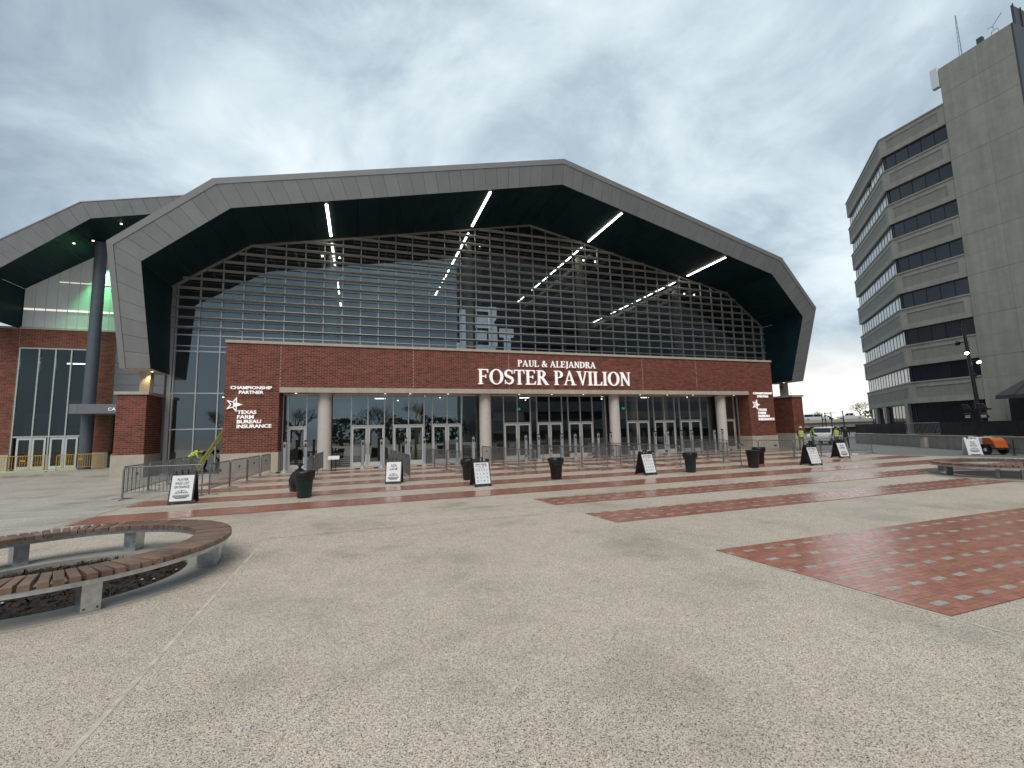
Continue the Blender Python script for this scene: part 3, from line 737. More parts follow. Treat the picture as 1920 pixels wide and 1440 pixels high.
    for X in (-2.0, 8.05, 18.1, 28.2):
        m = MB(); m.cyl((X, 33.5, 7.25), (X, 33.5, sof(X)-.03), .36, n=24, cap=False); m.build('hall_column', 'concrete_column', A)
        m = MB(); m.cyl((X+1.6, 40.5, 7.25), (X+1.6, 40.5, 12.0), .3, n=20, cap=False); m.build('hall_column', 'interior_warm', A)
        for dx in (-.55, .55):
            m = MB(); m.cyl((X+dx, YG+.7, sof(X)-1.0), (X+dx, YG+.7, sof(X)-.9), .07, n=8); m.build('spotlight', 'light_cool', A)
    # light lines in the soffit, running on inside
    for X, Y0 in ((-1.95, 26.15), (7.7, 25.55), (17.38, 25.6), (27.04, 26.15)):
        B('light_line', 'light_strip', A, (X-.07, X+.07, Y0, YG-.55, sof(X)-.045, sof(X)-.02))
        B('light_line', 'light_strip', A, (X-.06, X+.06, YG+.8, 43, sof(X)-.07, sof(X)-.045))
        B('light_line', 'light_strip', A, (X-.06, X+.06, 44.5, 47.5, sof(X)-.07, sof(X)-.045))
    # big interlocked letter emblem standing inside the glass
    E = MB(); y0, y1 = 31.75, 31.95
    for a, b, c, d in ((7.0, 7.42, 7.6, 11.15), (6.75, 7.0, 7.9, 8.6), (8.2, 9.2, 11.15, 11.45), (9.25, 9.85, 10.6, 11.5), (8.2, 9.2, 9.85, 10.75), (8.2, 9.05, 8.95, 9.6), (8.2, 9.25, 7.6, 8.5)): E.box(a, b, y0, y1, c, d)
    E.prism([(9.25, 10.59), (9.85, 10.59), (9.62, 10.3), (9.88, 9.9), (9.88, 8.5), (9.4, 7.7), (9.25, 7.7)], lambda u, v, d: (u, y0+d, v), 0, .2)
    for a, b, c, d in ((10.1, 11.2, 9.2, 9.85), (10.45, 10.95, 7.6, 9.19)): E.box(a, b, y0, y1, c, d)
    E.build('wall_emblem', 'emblem_white', A, label='big white interlocked letter emblem seen through the louvred glass')
    return A
arena()

# ------------------------------------------------------------------ north wing on the left
def wing():
    W = thing('arena_wing', 'brick wing with green lit gable, tall window and grey column at far left', 'building', (-19, 40, 0))
    Y = 40.0
    fn = lambda u, z, d: (u, Y-d, z)
    rects = brick_rects(-30, -22.62, 1.2, 10) + brick_rects(-22.62, -18.78, 8.7, 10) + brick_rects(-18.78, -17.15, 1.2, 10)
    m = MB()
    for r in rects: brick_add(m, r, fn)
    o = m.build('brick_field', 'brick', W); o['kind'] = 'stuff'
    B('wall', 'mortar', W, (-30, -22.63, Y+.014, Y+.4, 1.1, 9.99), (-22.63, -18.77, Y+.014, Y+.4, 8.71, 9.99), (-18.77, -17.15, Y+.014, Y+.4, 1.1, 9.99))
    for a, b in ((-30, -22.62), (-18.78, -17.15)): B('plinth', 'limestone', W, (a, b, Y-.06, Y+.41, .1, 1.22))
    B('coping', 'limestone', W, (-30, -17.1, Y-.06, Y+.45, 10, 10.14))
    # window and doors
    for x in (-22.57, -21.5, -20.59, -19.70, -18.83): B('mullion', 'aluminium', W, (x-.04, x+.04, Y+.02, Y+.16, .12, 8.69))
    B('transom', 'aluminium', W, (-22.53, -18.87, Y+.03, Y+.15, 2.36, 2.46)); B('transom', 'aluminium', W, (-22.53, -18.87, Y+.03, Y+.15, 8.6, 8.69))
    e = [-22.53, -21.54, -20.63, -19.74, -18.87]
    for a, b in zip((-22.53, -21.46, -20.55, -19.66), (-21.54, -20.63, -19.74, -18.87)):
        q = random.uniform(-.004, .004)
        m = MB(); m.quad((a, Y+.09+q, 2.46), (b, Y+.09-q, 2.46), (b, Y+.09-q, 8.6), (a, Y+.09+q, 8.6)); m.build('glass_pane', 'wing_glass', W)
    for a, b in ((-22.3, -21.5), (-21.46, -20.72), (-20.5, -19.72), (-19.66, -18.95)):
        d = B('door', 'door_metal', W, (a, a+.11, Y+.04, Y+.1, .13, 2.33), (b-.11, b, Y+.04, Y+.1, .13, 2.33), (a+.11, b-.11, Y+.04, Y+.1, .13, .36), (a+.11, b-.11, Y+.04, Y+.1, 2.2, 2.33))
        m = MB(); m.quad((a+.11, Y+.07, .36), (b-.11, Y+.07, .36), (b-.11, Y+.07, 2.2), (a+.11, Y+.07, 2.2)); m.build('glass_pane', 'wing_glass', d)
    B('hall_floor', 'interior_floor', W, (-30, -15.7, Y+.42, 52, .02, .115)); B('hall_back_wall', 'interior_wall', W, (-30, -15.7, 50, 50.2, .12, 9.9))
    B('hall_ceiling', 'interior_ceiling', W, (-30, -15.7, Y+.42, 50, 9.7, 9.9))
    B('hall_panel', 'interior_warm', W, (-21.6, -19.6, 46, 46.1, .12, 5.0)); B('hall_panel', 'tower_concrete', W, (-23.6, -22.0, 43.0, 43.1, .12, 4.2)); B('hall_panel', 'interior_warm', W, (-19.0, -17.6, 44.5, 44.6, .12, 3.0)); B('hall_panel', 'interior_wall', W, (-27, -22.2, 44, 44.2, .12, 6.0)); B('hall_beam', 'interior_warm', W, (-29, -16, 45, 45.3, 5.0, 5.35))
    m = MB(); m.box(-21.4, -19.1, 43, 43.1, 8.0, 8.06); m.build('hall_light', 'light_cool', W)
    m = MB(); m.cyl((-20.7, 44, 4.3), (-20.7, 44, 4.36), .12, n=12); m.build('hall_light', 'light_cool', W)
    # translucent gable above the brick
    n = 9; xa, xb = -22.62, -17.1; st = lambda x: 15.93+.73*(x+18.52)
    for i in range(n):
        a = xa+(xb-xa)*i/n+.006; b = xa+(xb-xa)*(i+1)/n-.006
        m = MB(); m.quad((a, Y+.05, 10.14), (b, Y+.05, 10.14), (b, Y+.05, st(b)-.02), (a, Y+.05, st(a)-.02)); m.build('translucent_panel', 'polycarb', W)
        if st(b) > 11.6: B('glowing_tube', 'polycarb_glow', W, (a+.03, b-.03, Y+.02, Y+.045, 11.4, 11.52))
        if st(a) > 13.9: B('glowing_tube', 'polycarb_glow', W, (a+.03, b-.03, Y+.02, Y+.045, 13.55, 13.6))
    B('gable_back', 'interior_wall', W, (xa, xb, Y+.08, Y+.3, 10.14, 13.0))
    # round grey column carrying the roof
    m = MB(); m.cyl((-17.82, 38.6, .1), (-17.82, 38.6, 16.25), .35, n=36, cap=False); m.build('column', 'grey_column', W)
    # canopy with lettering
    B('canopy', 'grey_panel', W, (-18.12, -17.7, 37.0, 39.9, 3.84, 4.47), (-17.69, -13.2, 37.0, 39.9, 3.84, 4.47))
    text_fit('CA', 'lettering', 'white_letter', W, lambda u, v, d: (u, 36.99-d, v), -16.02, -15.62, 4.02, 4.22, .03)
    for k in range(10): B('siding_panel', 'grey_panel', W, (-17.13, -11.2, 40.02, 40.15, 4.5+.8*k, 5.28+.8*k))
    B('recess', 'window_frame_dark', W, (-17.13, -11.2, 40.4, 40.5, 0, 4.49))
    inner = [(-22.66, 10.0), (-22.66, 12.9), (-17.23, 16.86), (0, 20.4)]; outer = [(-24.1, 10.0), (-24.1, 13.7), (-17.7, 17.87), (0, 21.55)]
    portal(W, 0, outer, inner, lambda z: 35.8-.272*(z-16.86), [5, 9, 21], [(Y+.4, Y+.4), (Y+.4, 70), (Y+.4, 70)], trimf=.06, legs=False)
    for X, Yl, z in ((-17.9, 37.7, 16.0), (-18.7, 37.2, 15.5), (-15.9, 36.6, 17.0)):
        m = MB(); m.cyl((X, Yl, z), (X, Yl, z+.06), .07, n=10); m.build('downlight', 'light_warm', W)
    # green wash light on the gable
    l = bpy.data.lights.new('green_wash', 'SPOT'); l.energy = 2400; l.color = (.22, 1.0, .36); l.spot_size = R(46); l.spot_blend = .9; l.shadow_soft_size = .1
    o = bpy.data.objects.new('green_wash', l); COL.objects.link(o); o.parent = W; o.location = (-17.75+19, 38.95-40+.55, 15.6)
    d = Vector((-18.6, 40.05, 11.5))-Vector((-17.75, 39.5, 15.6)); o.rotation_euler = d.to_track_quat('-Z', 'Y').to_euler()
    # warm uplight wash on the pier post
    l = bpy.data.lights.new('pier_light', 'SPOT'); l.energy = 40; l.color = (1, .75, .42); l.spot_size = R(95); l.spot_blend = .7; l.shadow_soft_size = .05
    o = bpy.data.objects.new('pier_light', l); COL.objects.link(o); o.parent = W; o.location = (-11.05+19, 29.45-40, 5.68)
    o.rotation_euler = Vector((0, .25, -1)).to_track_quat('-Z', 'Y').to_euler()
    # raised walk in front
    sw = B('sidewalk', 'brushed', None, (-60, -12.5, 34.0, 40.6, -.05, .11)); sw['kind'] = 'structure'
    return W
wing()

# ------------------------------------------------------------------ office tower on the right
def tower():
    T = thing('office_tower', 'tall grey concrete office tower with ribbon windows at right edge', 'building', (60, 27, 0))
    C = Vector((54, 29.88, 0)); ZT = [30.92-3.869*i for i in range(8)]; WH = 1.65; ROOF = 33.07
    faces = [(Vector((0, -1, 0)), Vector((-1, 0, 0)), 5.72, 5), (Vector((1, 1, 0)).normalized(), Vector((-1, 1, 0)).normalized(), 15.7, 15)]
    poly = [(54.42, 19.0), (75, 19.0), (75, 41.2), (65.6, 40.7), (54.42, 29.5)]
    m = MB(); m.prism(poly, lambda u, v, d: (u, v, d), 0, 32.9); m.build('core', 'window_frame_dark', T)
    for d, n, L, np_ in faces:
        def P(u, out, z): q = C+d*u+n*out; return (q.x, q.y, z)
        def bar(m, u0, u1, o0, o1, z0, z1):
            vs = [P(u, o, z) for z in (z0, z1) for u, o in ((u0, o0), (u1, o0), (u1, o1), (u0, o1))]
            m.add(vs, [(0,1,2,3), (7,6,5,4), (0,4,5,1), (1,5,6,2), (2,6,7,3), (3,7,4,0)])
        mit = 0.0
        for i in range(8):
            zb = ZT[i]; zt = ROOF if i == 0 else ZT[i-1]-WH
            h = zt-zb; f = .24*h
            iu0, iu1 = (.55, L-.55) if np_ == 5 else (.6, L-.6)
            m = MB(); bar(m, 0, L, -.34, 0, zb, zb+f); bar(m, 0, L, -.34, 0, zt-f*1.1, zt); bar(m, 0, iu0, -.34, 0, zb+f, zt-f*1.1); bar(m, iu1, L, -.34, 0, zb+f, zt-f*1.1)
            sp = m.build('spandrel', 'tower_concrete', T)
            m = MB(); bar(m, iu0, iu1, -.3, -.045, zb+f, zt-f*1.1); m.build('inset_panel', 'tower_panel', sp)
            m = MB(); bar(m, 0, L, -.05, .07, zt-.14, zt+.0); m.build('sill', 'tower_concrete', sp)
            # glazing below this spandrel
            z0, z1 = (ZT[i]-WH, ZT[i]) if i < 7 else (.35, ZT[7])
            u0 = 0 if np_ == 5 else .05
            for k in range(np_):
                a, b = u0+(L-u0)*k/np_, u0+(L-u0)*(k+1)/np_
                m = MB(); e = random.uniform(-.006, .006)
                m.quad(P(a+.03, -.30+e, z0), P(b-.03, -.30-e, z0), P(b-.03, -.30-e, z1-.02), P(a+.03, -.30+e, z1-.02)); m.build('window_pane', 'pale_pane' if (np_ == 15 and i < 7 and not (i == 0 and k == 5)) else 'tower_glass', T)
            m = MB()
            for k in range(np_+1):
                a = u0+(L-u0)*k/np_; bar(m, a-.03, a+.03, -.33, -.27, z0, z1-.001)
            bar(m, u0, L, -.33, -.272, z1-.12, z1-.002)
            m.build('window_frame', 'window_frame_dark', T)
        if np_ == 15:
            for u in (1.2, 8.5, 12.2): m = MB(); bar(m, u, u+.9, -.28, .02, 0, 3.83); m.build('pilaster', 'tower_concrete', T)
    # stair and lift core: plain precast panels
    B('core_block', 'tower_panel', T, (54.06, 70, 18.95, 24.12, 0, 36.62))
    z = 0.0; zs = [0, 3.83]+[ZT[7-i]+0 for i in range(1, 8)]+[34.0, 36.7]
    zs = sorted(set(round(v, 3) for v in [0]+ZT+[33.9, 36.7]))
    for k, (a, b) in enumerate(zip(zs, zs[1:])):
        md = (a+b)/2
        ys = [18.93, 21.3, 24.14]
        for ya, yb in zip(ys, ys[1:]):
            for za, zb, off in ((a, md, 0), (md, b, .0)):
                B('concrete_panel', 'tower_concrete', T, (53.97, 54.055, ya+.006, yb-.006, za+(.018 if za == a else .004), zb-.004))
    B('side_face', 'steel_dark', T, (53.99, 70, 18.80, 18.925, 0, 36.72))  # near side of the core block, in a darker colour than its front
    B('roof_screen', 'steel_dark', T, (54.6, 70, 18.9, 19.0, 36.75, 38.7))
    for k in range(8): B('roof_screen_post', 'steel_dark', T, (54.6+k*1.2, 54.68+k*1.2, 18.82, 18.9, 36.75, 38.8))
    # ground floor: sloped metal canopy and pier beside it
    B('pier', 'tower_concrete', T, (53.9, 54.9, 22.9, 24.1, 0, 3.9))
    m = MB(); m.add([(49.5, 9, 3.9), (49.5, 21.5, 3.9), (53.95, 20.2, 6.1), (53.95, 9, 6.1), (49.5, 9, 3.6), (49.5, 21.5, 3.6)], [(0,1,2,3), (4,5,1,0)]); c = m.build('canopy', 'slate_metal', T)
    for k in range(9):
        y = 10+k*1.3; m = MB(); m.obox((51.72, y, 5.02), (2.2, 0, 1.09), (0, .025, 0), (-.03, 0, .05)); m.build('seam', 'slate_metal', c)
    B('entrance_glazing', 'window_frame_dark', T, (53.0, 53.1, 9, 22.2, .3, 3.8))
    # roof things
    m = MB(); base = (54.6, 22.6, 36.62)
    for k in range(3):
        a = 2.1*k; m.cyl((base[0]+.13*math.cos(a), base[1]+.13*math.sin(a), 36.6), (base[0]+.03*math.cos(a), base[1]+.03*math.sin(a), 41.3), .022, n=5)
    for k in range(9): m.cyl((base[0]-.13, base[1], 37+.48*k), (base[0]+.13, base[1]+.02, 37.2+.48*k), .015, n=4)
    m.build('antenna_mast', 'galvanised', None, label='thin lattice antenna mast on the tower roof', cat='antenna')
    g = thing('siren_box', 'small dark box unit on the tower roof edge', 'roof unit', (54.4, 21.1, 36.7)); 
    B('body', 'steel_dark', g, (54.2, 54.6, 20.9, 21.3, 36.85, 37.4)); B('stand', 'steel_dark', g, (54.35, 54.45, 21.05, 21.15, 36.7, 36.85))
    g = thing('roof_aerial', 'bent metal aerial frame on the tower roof near its corner', 'antenna', (54.4, 20.0, 36.7))
    m = MB(); m.tube([(54.4, 20.4, 36.7), (54.4, 20.3, 37.3), (54.4, 19.9, 37.35), (54.4, 19.8, 36.72)], .03, 5); m.build('frame', 'galvanised', g)
    m = MB(); m.tube([(54.4, 20.1, 37.33), (54.4, 20.2, 37.75), (54.4, 20.55, 37.8)], .03, 5); m.tube([(54.4, 20.2, 37.75), (54.4, 19.5, 38.5)], .025, 5); m.build('arm', 'galvanised', g)
    g = thing('cell_antenna', 'pale panel antenna fixed to the upper corner of the tower block', 'antenna', (53.8, 24.4, 34))
    B('panel', 'white_print', g, (53.8, 54.3, 24.2, 24.75, 34.9, 36.9)); B('bracket', 'galvanised', g, (54.0, 54.1, 24.13, 24.2, 35.2, 36.6))
    return T
tower()

def back_block():
    # stands behind the camera to the right, seen only mirrored in the glass
    T = thing('office_block', 'dark office block across the plaza mirrored in the arena glass', 'building', (45, -35, 0))
    B('wall', 'steel_dark', T, (24, 190, -50, -25.3, 0, 46))
    for k in range(12):
        B('spandrel', 'grey_column', T, (23.9, 190, -25.29, -25.0, 2.2+3.8*k, 4.3+3.8*k)); B('window_band', 'tower_glass', T, (24.1, 190, -25.29, -25.2, .4+3.8*k, 2.19+3.8*k))
back_block()

# ------------------------------------------------------------------ trees
def bare_tree(name, label, loc, h, seed, group=None, spread=.62, crown_mat='bark', levels=6):
    rnd = random.Random(seed)
    t = thing(name, label, 'tree', loc, group=group); tr = MB(); cr = MB()
    def grow(p, d, L, r, lv):
        q = p+d*L; (tr if lv < 2 else cr).cyl(p, q, r, r*.72, n=7 if lv < 2 else 4, cap=False)
        if lv >= levels: return
        n = 3 if lv < 3 else rnd.choice((2, 3))
        for k in range(n):
            a = Vector((rnd.uniform(-1, 1), rnd.uniform(-1, 1), rnd.uniform(-.25, .8))).normalized()
            nd = (d*(1-spread*.75)+a*spread).normalized()
            grow(p+d*L*rnd.uniform(.72, 1.0), nd, L*rnd.uniform(.66, .84), r*.62, lv+1)
    grow(Vector(loc)-Vector((0, 0, .1)), Vector((rnd.uniform(-.05, .05), rnd.uniform(-.05, .05), 1)).normalized(), h*.24, h*.022, 0)
    tr.build('trunk', 'bark', t); o = cr.build('crown', crown_mat, t); return t
def bush(name, label, loc, rx, ry, rz, seed, n=900, leaf=.25, group=None):
    rnd = random.Random(seed); t = thing(name, label, 'shrub', loc, group=group); m = MB()
    for i in range(n):
        v = Vector((rnd.gauss(0, 1), rnd.gauss(0, 1), rnd.gauss(0, 1))).normalized()*rnd.uniform(.6, 1)**.5
        v *= 1+.25*math.sin(5*v.x+seed)*math.cos(4*v.y)
        c = Vector(loc)+Vector((v.x*rx, v.y*ry, rz*.62+v.z*rz*.6)); a = Vector((rnd.uniform(-1, 1), rnd.uniform(-1, 1), rnd.uniform(-1, 1))).normalized()*leaf; b = a.cross(Vector((rnd.uniform(-1, 1), rnd.uniform(-1, 1), rnd.uniform(-1, 1)))).normalized()*leaf*.7
        m.add([c-a, c+b, c+a, c-b], [(0,1,2,3)])
    m.build('foliage', 'evergreen', t); k = MB(); k.cyl(loc, (loc[0], loc[1], loc[2]+rz*.7), .08*rz, .03*rz, 6); k.build('stem', 'bark', t); return t
bare_tree('bare_tree', 'large leafless tree beyond the overpass beside the office tower', (139, 90, 2.5), 9.5, 5, spread=.66)
bare_tree('bare_tree', 'smaller leafless tree behind the vehicles left of the large bare tree', (130, 97, 2.5), 6.5, 11, spread=.7)
bush('evergreen_shrub', 'low dark scrub behind the overpass next to the tower', (141, 84, 2.6), 7, 4, 3.4, 3, 700, .4)
bush('evergreen_shrub', 'thin dark scrub on the skyline between the two bare trees', (126, 93, 2.6), 4, 3, 1.7, 4, 350, .3)
for i, (x, y, h) in enumerate(((2, -34, 11.5), (12, -40, 12.5), (-12, -44, 12), (-26, -38, 11))):
    bare_tree('bare_tree', ['leafless tree mirrored in the entrance glass left of the first column bay', 'leafless tree mirrored high in the entrance glass near the second column', 'leafless tree mirrored in the glass beside the star sign', 'leafless tree mirrored in the tall glass left of the brick front'][i], (x, y, 0), h, 20+i, spread=.6)
for i, (x, y) in enumerate(((8, -42), (18, -44), (-4, -46), (-18, -46))):
    bush('evergreen_shrub', ['rounded evergreen mirrored in the middle entrance glass', 'wide evergreen mirrored beside the second column', 'evergreen mirrored above the leftmost double doors', 'evergreen mirrored in the glass left of the brick front'][i], (x, y, 0), 5, 3, 5, 40+i, 900, .35)

# ------------------------------------------------------------------ overpass, wall, vehicles
def overpass():
    o = thing('overpass', 'pale concrete highway overpass crossing behind the plaza', 'overpass', (105, 75, 0))
    a, b = Vector((82, 118.6, 0)), Vector((128, 38.5, 0)); d = (b-a).normalized(); n = Vector((-d.y, d.x, 0)); n = n if n.x < 0 else -n
    def slab(name, mat, o0, o1, z0a, z1a, z0b, z1b):
        m = MB(); vs = [a+n*o0+Vector((0, 0, z0a)), b+n*o0+Vector((0, 0, z0b)), b+n*o1+Vector((0, 0, z0b)), a+n*o1+Vector((0, 0, z0a)), a+n*o0+Vector((0, 0, z1a)), b+n*o0+Vector((0, 0, z1b)), b+n*o1+Vector((0, 0, z1b)), a+n*o1+Vector((0, 0, z1a))]
        m.add(vs, [(0,3,2,1), (4,5,6,7), (0,1,5,4), (1,2,6,5), (2,3,7,6), (3,0,4,7)]); m.build(name, mat, o)
    slab('parapet', 'limestone', 0, .3, 2.1, 2.75, 2.7, 3.5); slab('girder', 'retaining', -.6, -.2, 1.0, 2.1, 1.5, 2.7); slab('deck', 'asphalt', -14, -.2, 2.11, 2.4, 2.71, 3.05); slab('embankment', 'hill', -13, -1.0, -.1, 1.9, -.1, 2.4)
overpass()
def car(name, label, loc, rz, body, kind='suv', group=None):
    t = thing(name, label, {'pickup': 'pickup'}.get(kind, 'car'), loc, rz, group)
    L, Wd = 4.8, .92
    if kind == 'pickup': low = [(-2.7, .45), (2.7, .45), (2.72, .95), (1.3, 1.08), (-2.7, 1.08)]; cab = [(1.35, 1.06), (.75, 1.75), (-.55, 1.8), (-.75, 1.06)]; wx = (1.75, -1.7)
    elif kind == 'van': low = [(-2.5, .4), (2.5, .4), (2.5, .9), (1.7, 1.1), (-2.5, 1.15)]; cab = [(1.75, 1.08), (1.0, 1.85), (-2.35, 1.9), (-2.5, 1.1)]; wx = (1.6, -1.55)
    elif kind == 'sedan': low = [(-2.3, .38), (2.3, .38), (2.3, .75), (1.0, .95), (-1.9, .98), (-2.3, .85)]; cab = [(1.0, .94), (.25, 1.42), (-1.0, 1.44), (-1.8, .96)]; wx = (1.4, -1.4)
    else: low = [(-2.35, .4), (2.35, .4), (2.35, .85), (1.1, 1.05), (-2.35, 1.08)]; cab = [(1.15, 1.03), (.45, 1.62), (-1.9, 1.66), (-2.3, 1.05)]; wx = (1.45, -1.4)
    m = MB(); m.prism(low, lambda u, v, d: (u, d, v), -Wd, Wd); bo = m.build('body', body, t, local=True)
    m = MB(); n = len(cab); vs = []
    for s in (-1, 1):
        for u, v in cab: vs.append((u, s*(Wd-.04-(v-1.0)*.28), v))
    m.add(vs, [tuple(range(n-1, -1, -1)), tuple(range(n, 2*n))]+[(i, (i+1) % n, n+(i+1) % n, n+i) for i in range(n)]); m.build('cabin', body, t, local=True)
    def win(us, name='window'):
        for s in (-1, 1):
            m = MB(); m.add([(u, s*(Wd-.04-(v-1.0)*.28+.006), v) for u, v in us], [tuple(range(len(us))) if s < 0 else tuple(range(len(us)-1, -1, -1))]); m.build(name, 'car_glass', t, local=True)
    c = cab; zt = max(c[1][1], c[2][1])-.1; zl = c[0][1]+.1
    fx = lambda z: c[0][0]+(c[1][0]-c[0][0])*(z-c[0][1])/(c[1][1]-c[0][1]); bx_ = lambda z: c[3][0]+(c[2][0]-c[3][0])*(z-c[3][1])/(c[2][1]-c[3][1])
    mid = (fx(zl)+bx_(zl))/2
    win([(mid+.05, zl), (fx(zl)-.15, zl), (fx(zt)-.1, zt), (mid+.05, zt)]); win([(bx_(zl)+.15, zl), (mid-.05, zl), (mid-.05, zt), (bx_(zt)+.12, zt)])
    for (u0, v0), (u1, v1), s in ((c[0], c[1], 1), (c[3], c[2], -1)):
        m = MB(); q = []
        for k, w in ((.15, .8), (.88, .7)):
            u, v = u0+(u1-u0)*k+.012*s, v0+(v1-v0)*k+.006; q.append((u, v, w))
        m.quad((q[0][0], -q[0][2], q[0][1]), (q[0][0], q[0][2], q[0][1]), (q[1][0], q[1][2], q[1][1]), (q[1][0], -q[1][2], q[1][1])); m.build('windscreen', 'car_glass', t, local=True)
    for x in wx:
        for s in (-1, 1):
            m = MB(); m.cyl((x, s*(Wd-.2), .34), (x, s*(Wd+.01), .34), .34, n=16); w = m.build('wheel', 'rubber', t, local=True)
            m = MB(); m.cyl((x, s*(Wd+.011), .34), (x, s*(Wd+.02), .34), .2, n=12); m.build('rim', 'galvanised', w, local=True)
    for s in (-1, 1):
        m = MB(); m.box(low[1][0]-.05, low[1][0]+.012, s*.72-.16, s*.72+.16, .66, .8); m.build('headlight', 'white_print', t, local=True)
    return t
def on_deck(k):   # along the overpass
    a, b = Vector((82, 118.6, 2.4)), Vector((128, 38.5, 3.05)); return a+(b-a)*k
DRZ = math.atan2(38.5-118.6, 128-82)
def deck_car(label, px_k, off, body, kind, flip=False):
    p = on_deck(px_k); d = Vector((46, -80.1, 0)).normalized(); n = Vector((d.y, -d.x, 0)); p = p+n*off
    car({'van': 'white_van', 'pickup': 'pickup_truck'}.get(kind, 'passenger_car'), label, tuple(p), DRZ+(math.pi if flip else 0), body, kind)
deck_car('silver car partly cut off by the brick pier on the overpass', .452, -2.2, 'car_silver', 'sedan')
deck_car('white passenger van with dark windows on the overpass', .500, -2.4, 'car_white', 'van')
deck_car('white pickup truck on the overpass below the bare tree', .575, -2.6, 'car_white', 'pickup', True)
car('parked_car', 'white car parked behind the barriers and workers', (43.0, 31.3, 0), R(200), 'car_white', 'suv')
car('parked_car', 'dark car parked left of the white car by the pier', (41.2, 33.6, 0), R(210), 'car_dark', 'sedan')
car('parked_car', 'silver car parked behind the black fence post near the wall end', (52, 37.5, 0), R(195), 'car_silver', 'sedan')

def retaining_wall():
    w = thing('retaining_wall', 'low concrete retaining wall in front of the office tower', 'wall', (40, 21, 0))
    a, b = Vector((47, 31, 0)), Vector((28.0, 5.2, 0)); d = (b-a); L = d.length; d.normalize(); n = Vector((d.y, -d.x, 0)); n = n if n.x < 0 else -n
    k = 0; s = 0.0
    while s < L:
        e = min(L, s+2.4); p, q = a+d*(s+.006), a+d*(e-.006); c = (p+q)/2
        m = MB(); m.obox(c+Vector((0, 0, .43)), (q-p)/2, n*.15, (0, 0, .43)); m.build('wall_panel', 'retaining', w)
        m = MB(); m.obox(c+Vector((0, 0, .90)), (q-p)/2, n*.19, (0, 0, .035)); m.build('coping', 'limestone', w); s = e
    f = thing('screen_fence', 'black screened fence standing on the concrete retaining wall', 'fence', tuple(a))
    s = 0.0; i = 0; st = L/14
    while s < L-.1:
        e = min(L, s+st); c = a+d*((s+e)/2)
        m = MB(); m.cyl(a+d*s+Vector((0, 0, .935)), a+d*s+Vector((0, 0, 1.86)), .03, n=8); m.build('post', 'pole_black', f)
        if i in (4, 5):
            m = MB()
            for j in range(14):
                p = a+d*(s+(j+.5)*(e-s)/14); m.box(p.x-.012, p.x+.012, p.y-.012, p.y+.012, 1.0, 1.82)
            m.obox(c+Vector((0, 0, 1.82)), d*(e-s)/2, n*.02, (0, 0, .02)); m.obox(c+Vector((0, 0, 1.02)), d*(e-s)/2, n*.02, (0, 0, .02))
            m.build('picket_panel', 'galvanised', f, kind='stuff')
        else:
            m = MB(); m.obox(c+Vector((0, 0, 1.40)), d*((e-s)/2-.04), n*.012, (0, 0, .43)); m.build('screen_panel', 'black_screen', f)
        s = e; i += 1
    # open chain-link corner posts left of the screen
    g = thing('chain_fence', 'tall black fence posts and rail left of the screened fence', 'fence', (49, 34, 0))
    ps = [(50.5, 36.5), (48.3, 33.0), (51.6, 36.6), (54.5, 39.8)]
    for x, y in ps: m = MB(); m.cyl((x, y, 0), (x, y, 3.3), .05, n=8); m.build('post', 'pole_black', g)
    for z in (1.2, 3.2):
        m = MB(); m.cyl((*ps[0], z), (*ps[1], z), .025, n=6); m.build('rail', 'pole_black', g)
        m = MB(); m.cyl((*ps[2], z), (*ps[3], z), .025, n=6); m.build('rail', 'pole_black', g)
retaining_wall()

def light_pole():
    g = thing('light_pole', 'tall black pole with lit floodlights before the office tower', 'lamp post', (42.4, 19.3, 0))
    bx, by = 42.4, 19.3
    m = MB(); m.cyl((bx, by, 0), (bx-.5, by+.1, 9.0), .15, .09, 14); m.build('pole', 'pole_black', g)
    m = MB(); m.cyl((bx, by, 0), (bx, by, .35), .26, .22, 14); m.build('base', 'pole_black', g)
    for (dx, dy, z, mat, sz) in ((-.62, -.12, 6.75, 'light_lamp', .13), (.42, -.25, 6.1, 'light_lamp_cool', .14), (-.75, .25, 7.5, None, .17), (.40, .1, 5.15, None, .16)):
        c = Vector((bx-.33+dx, by+dy, z)); m = MB(); m.cyl(c+Vector((.12, .1, .16)), c, sz*.55, sz, 12); h = m.build('floodlight', 'pole_black', g)
        m = MB(); m.cyl((bx-.3, by+.05, z+.15), c+Vector((.1, .08, .14)), .03, n=6); m.build('arm', 'pole_black', h)
        dn = (Vector((-.12, -.1, -.16))).normalized()
        m = MB(); m.cyl(c+dn*.004, c+dn*.02, sz*.85, n=12); m.build('lens', mat or 'car_glass', h)
light_pole()

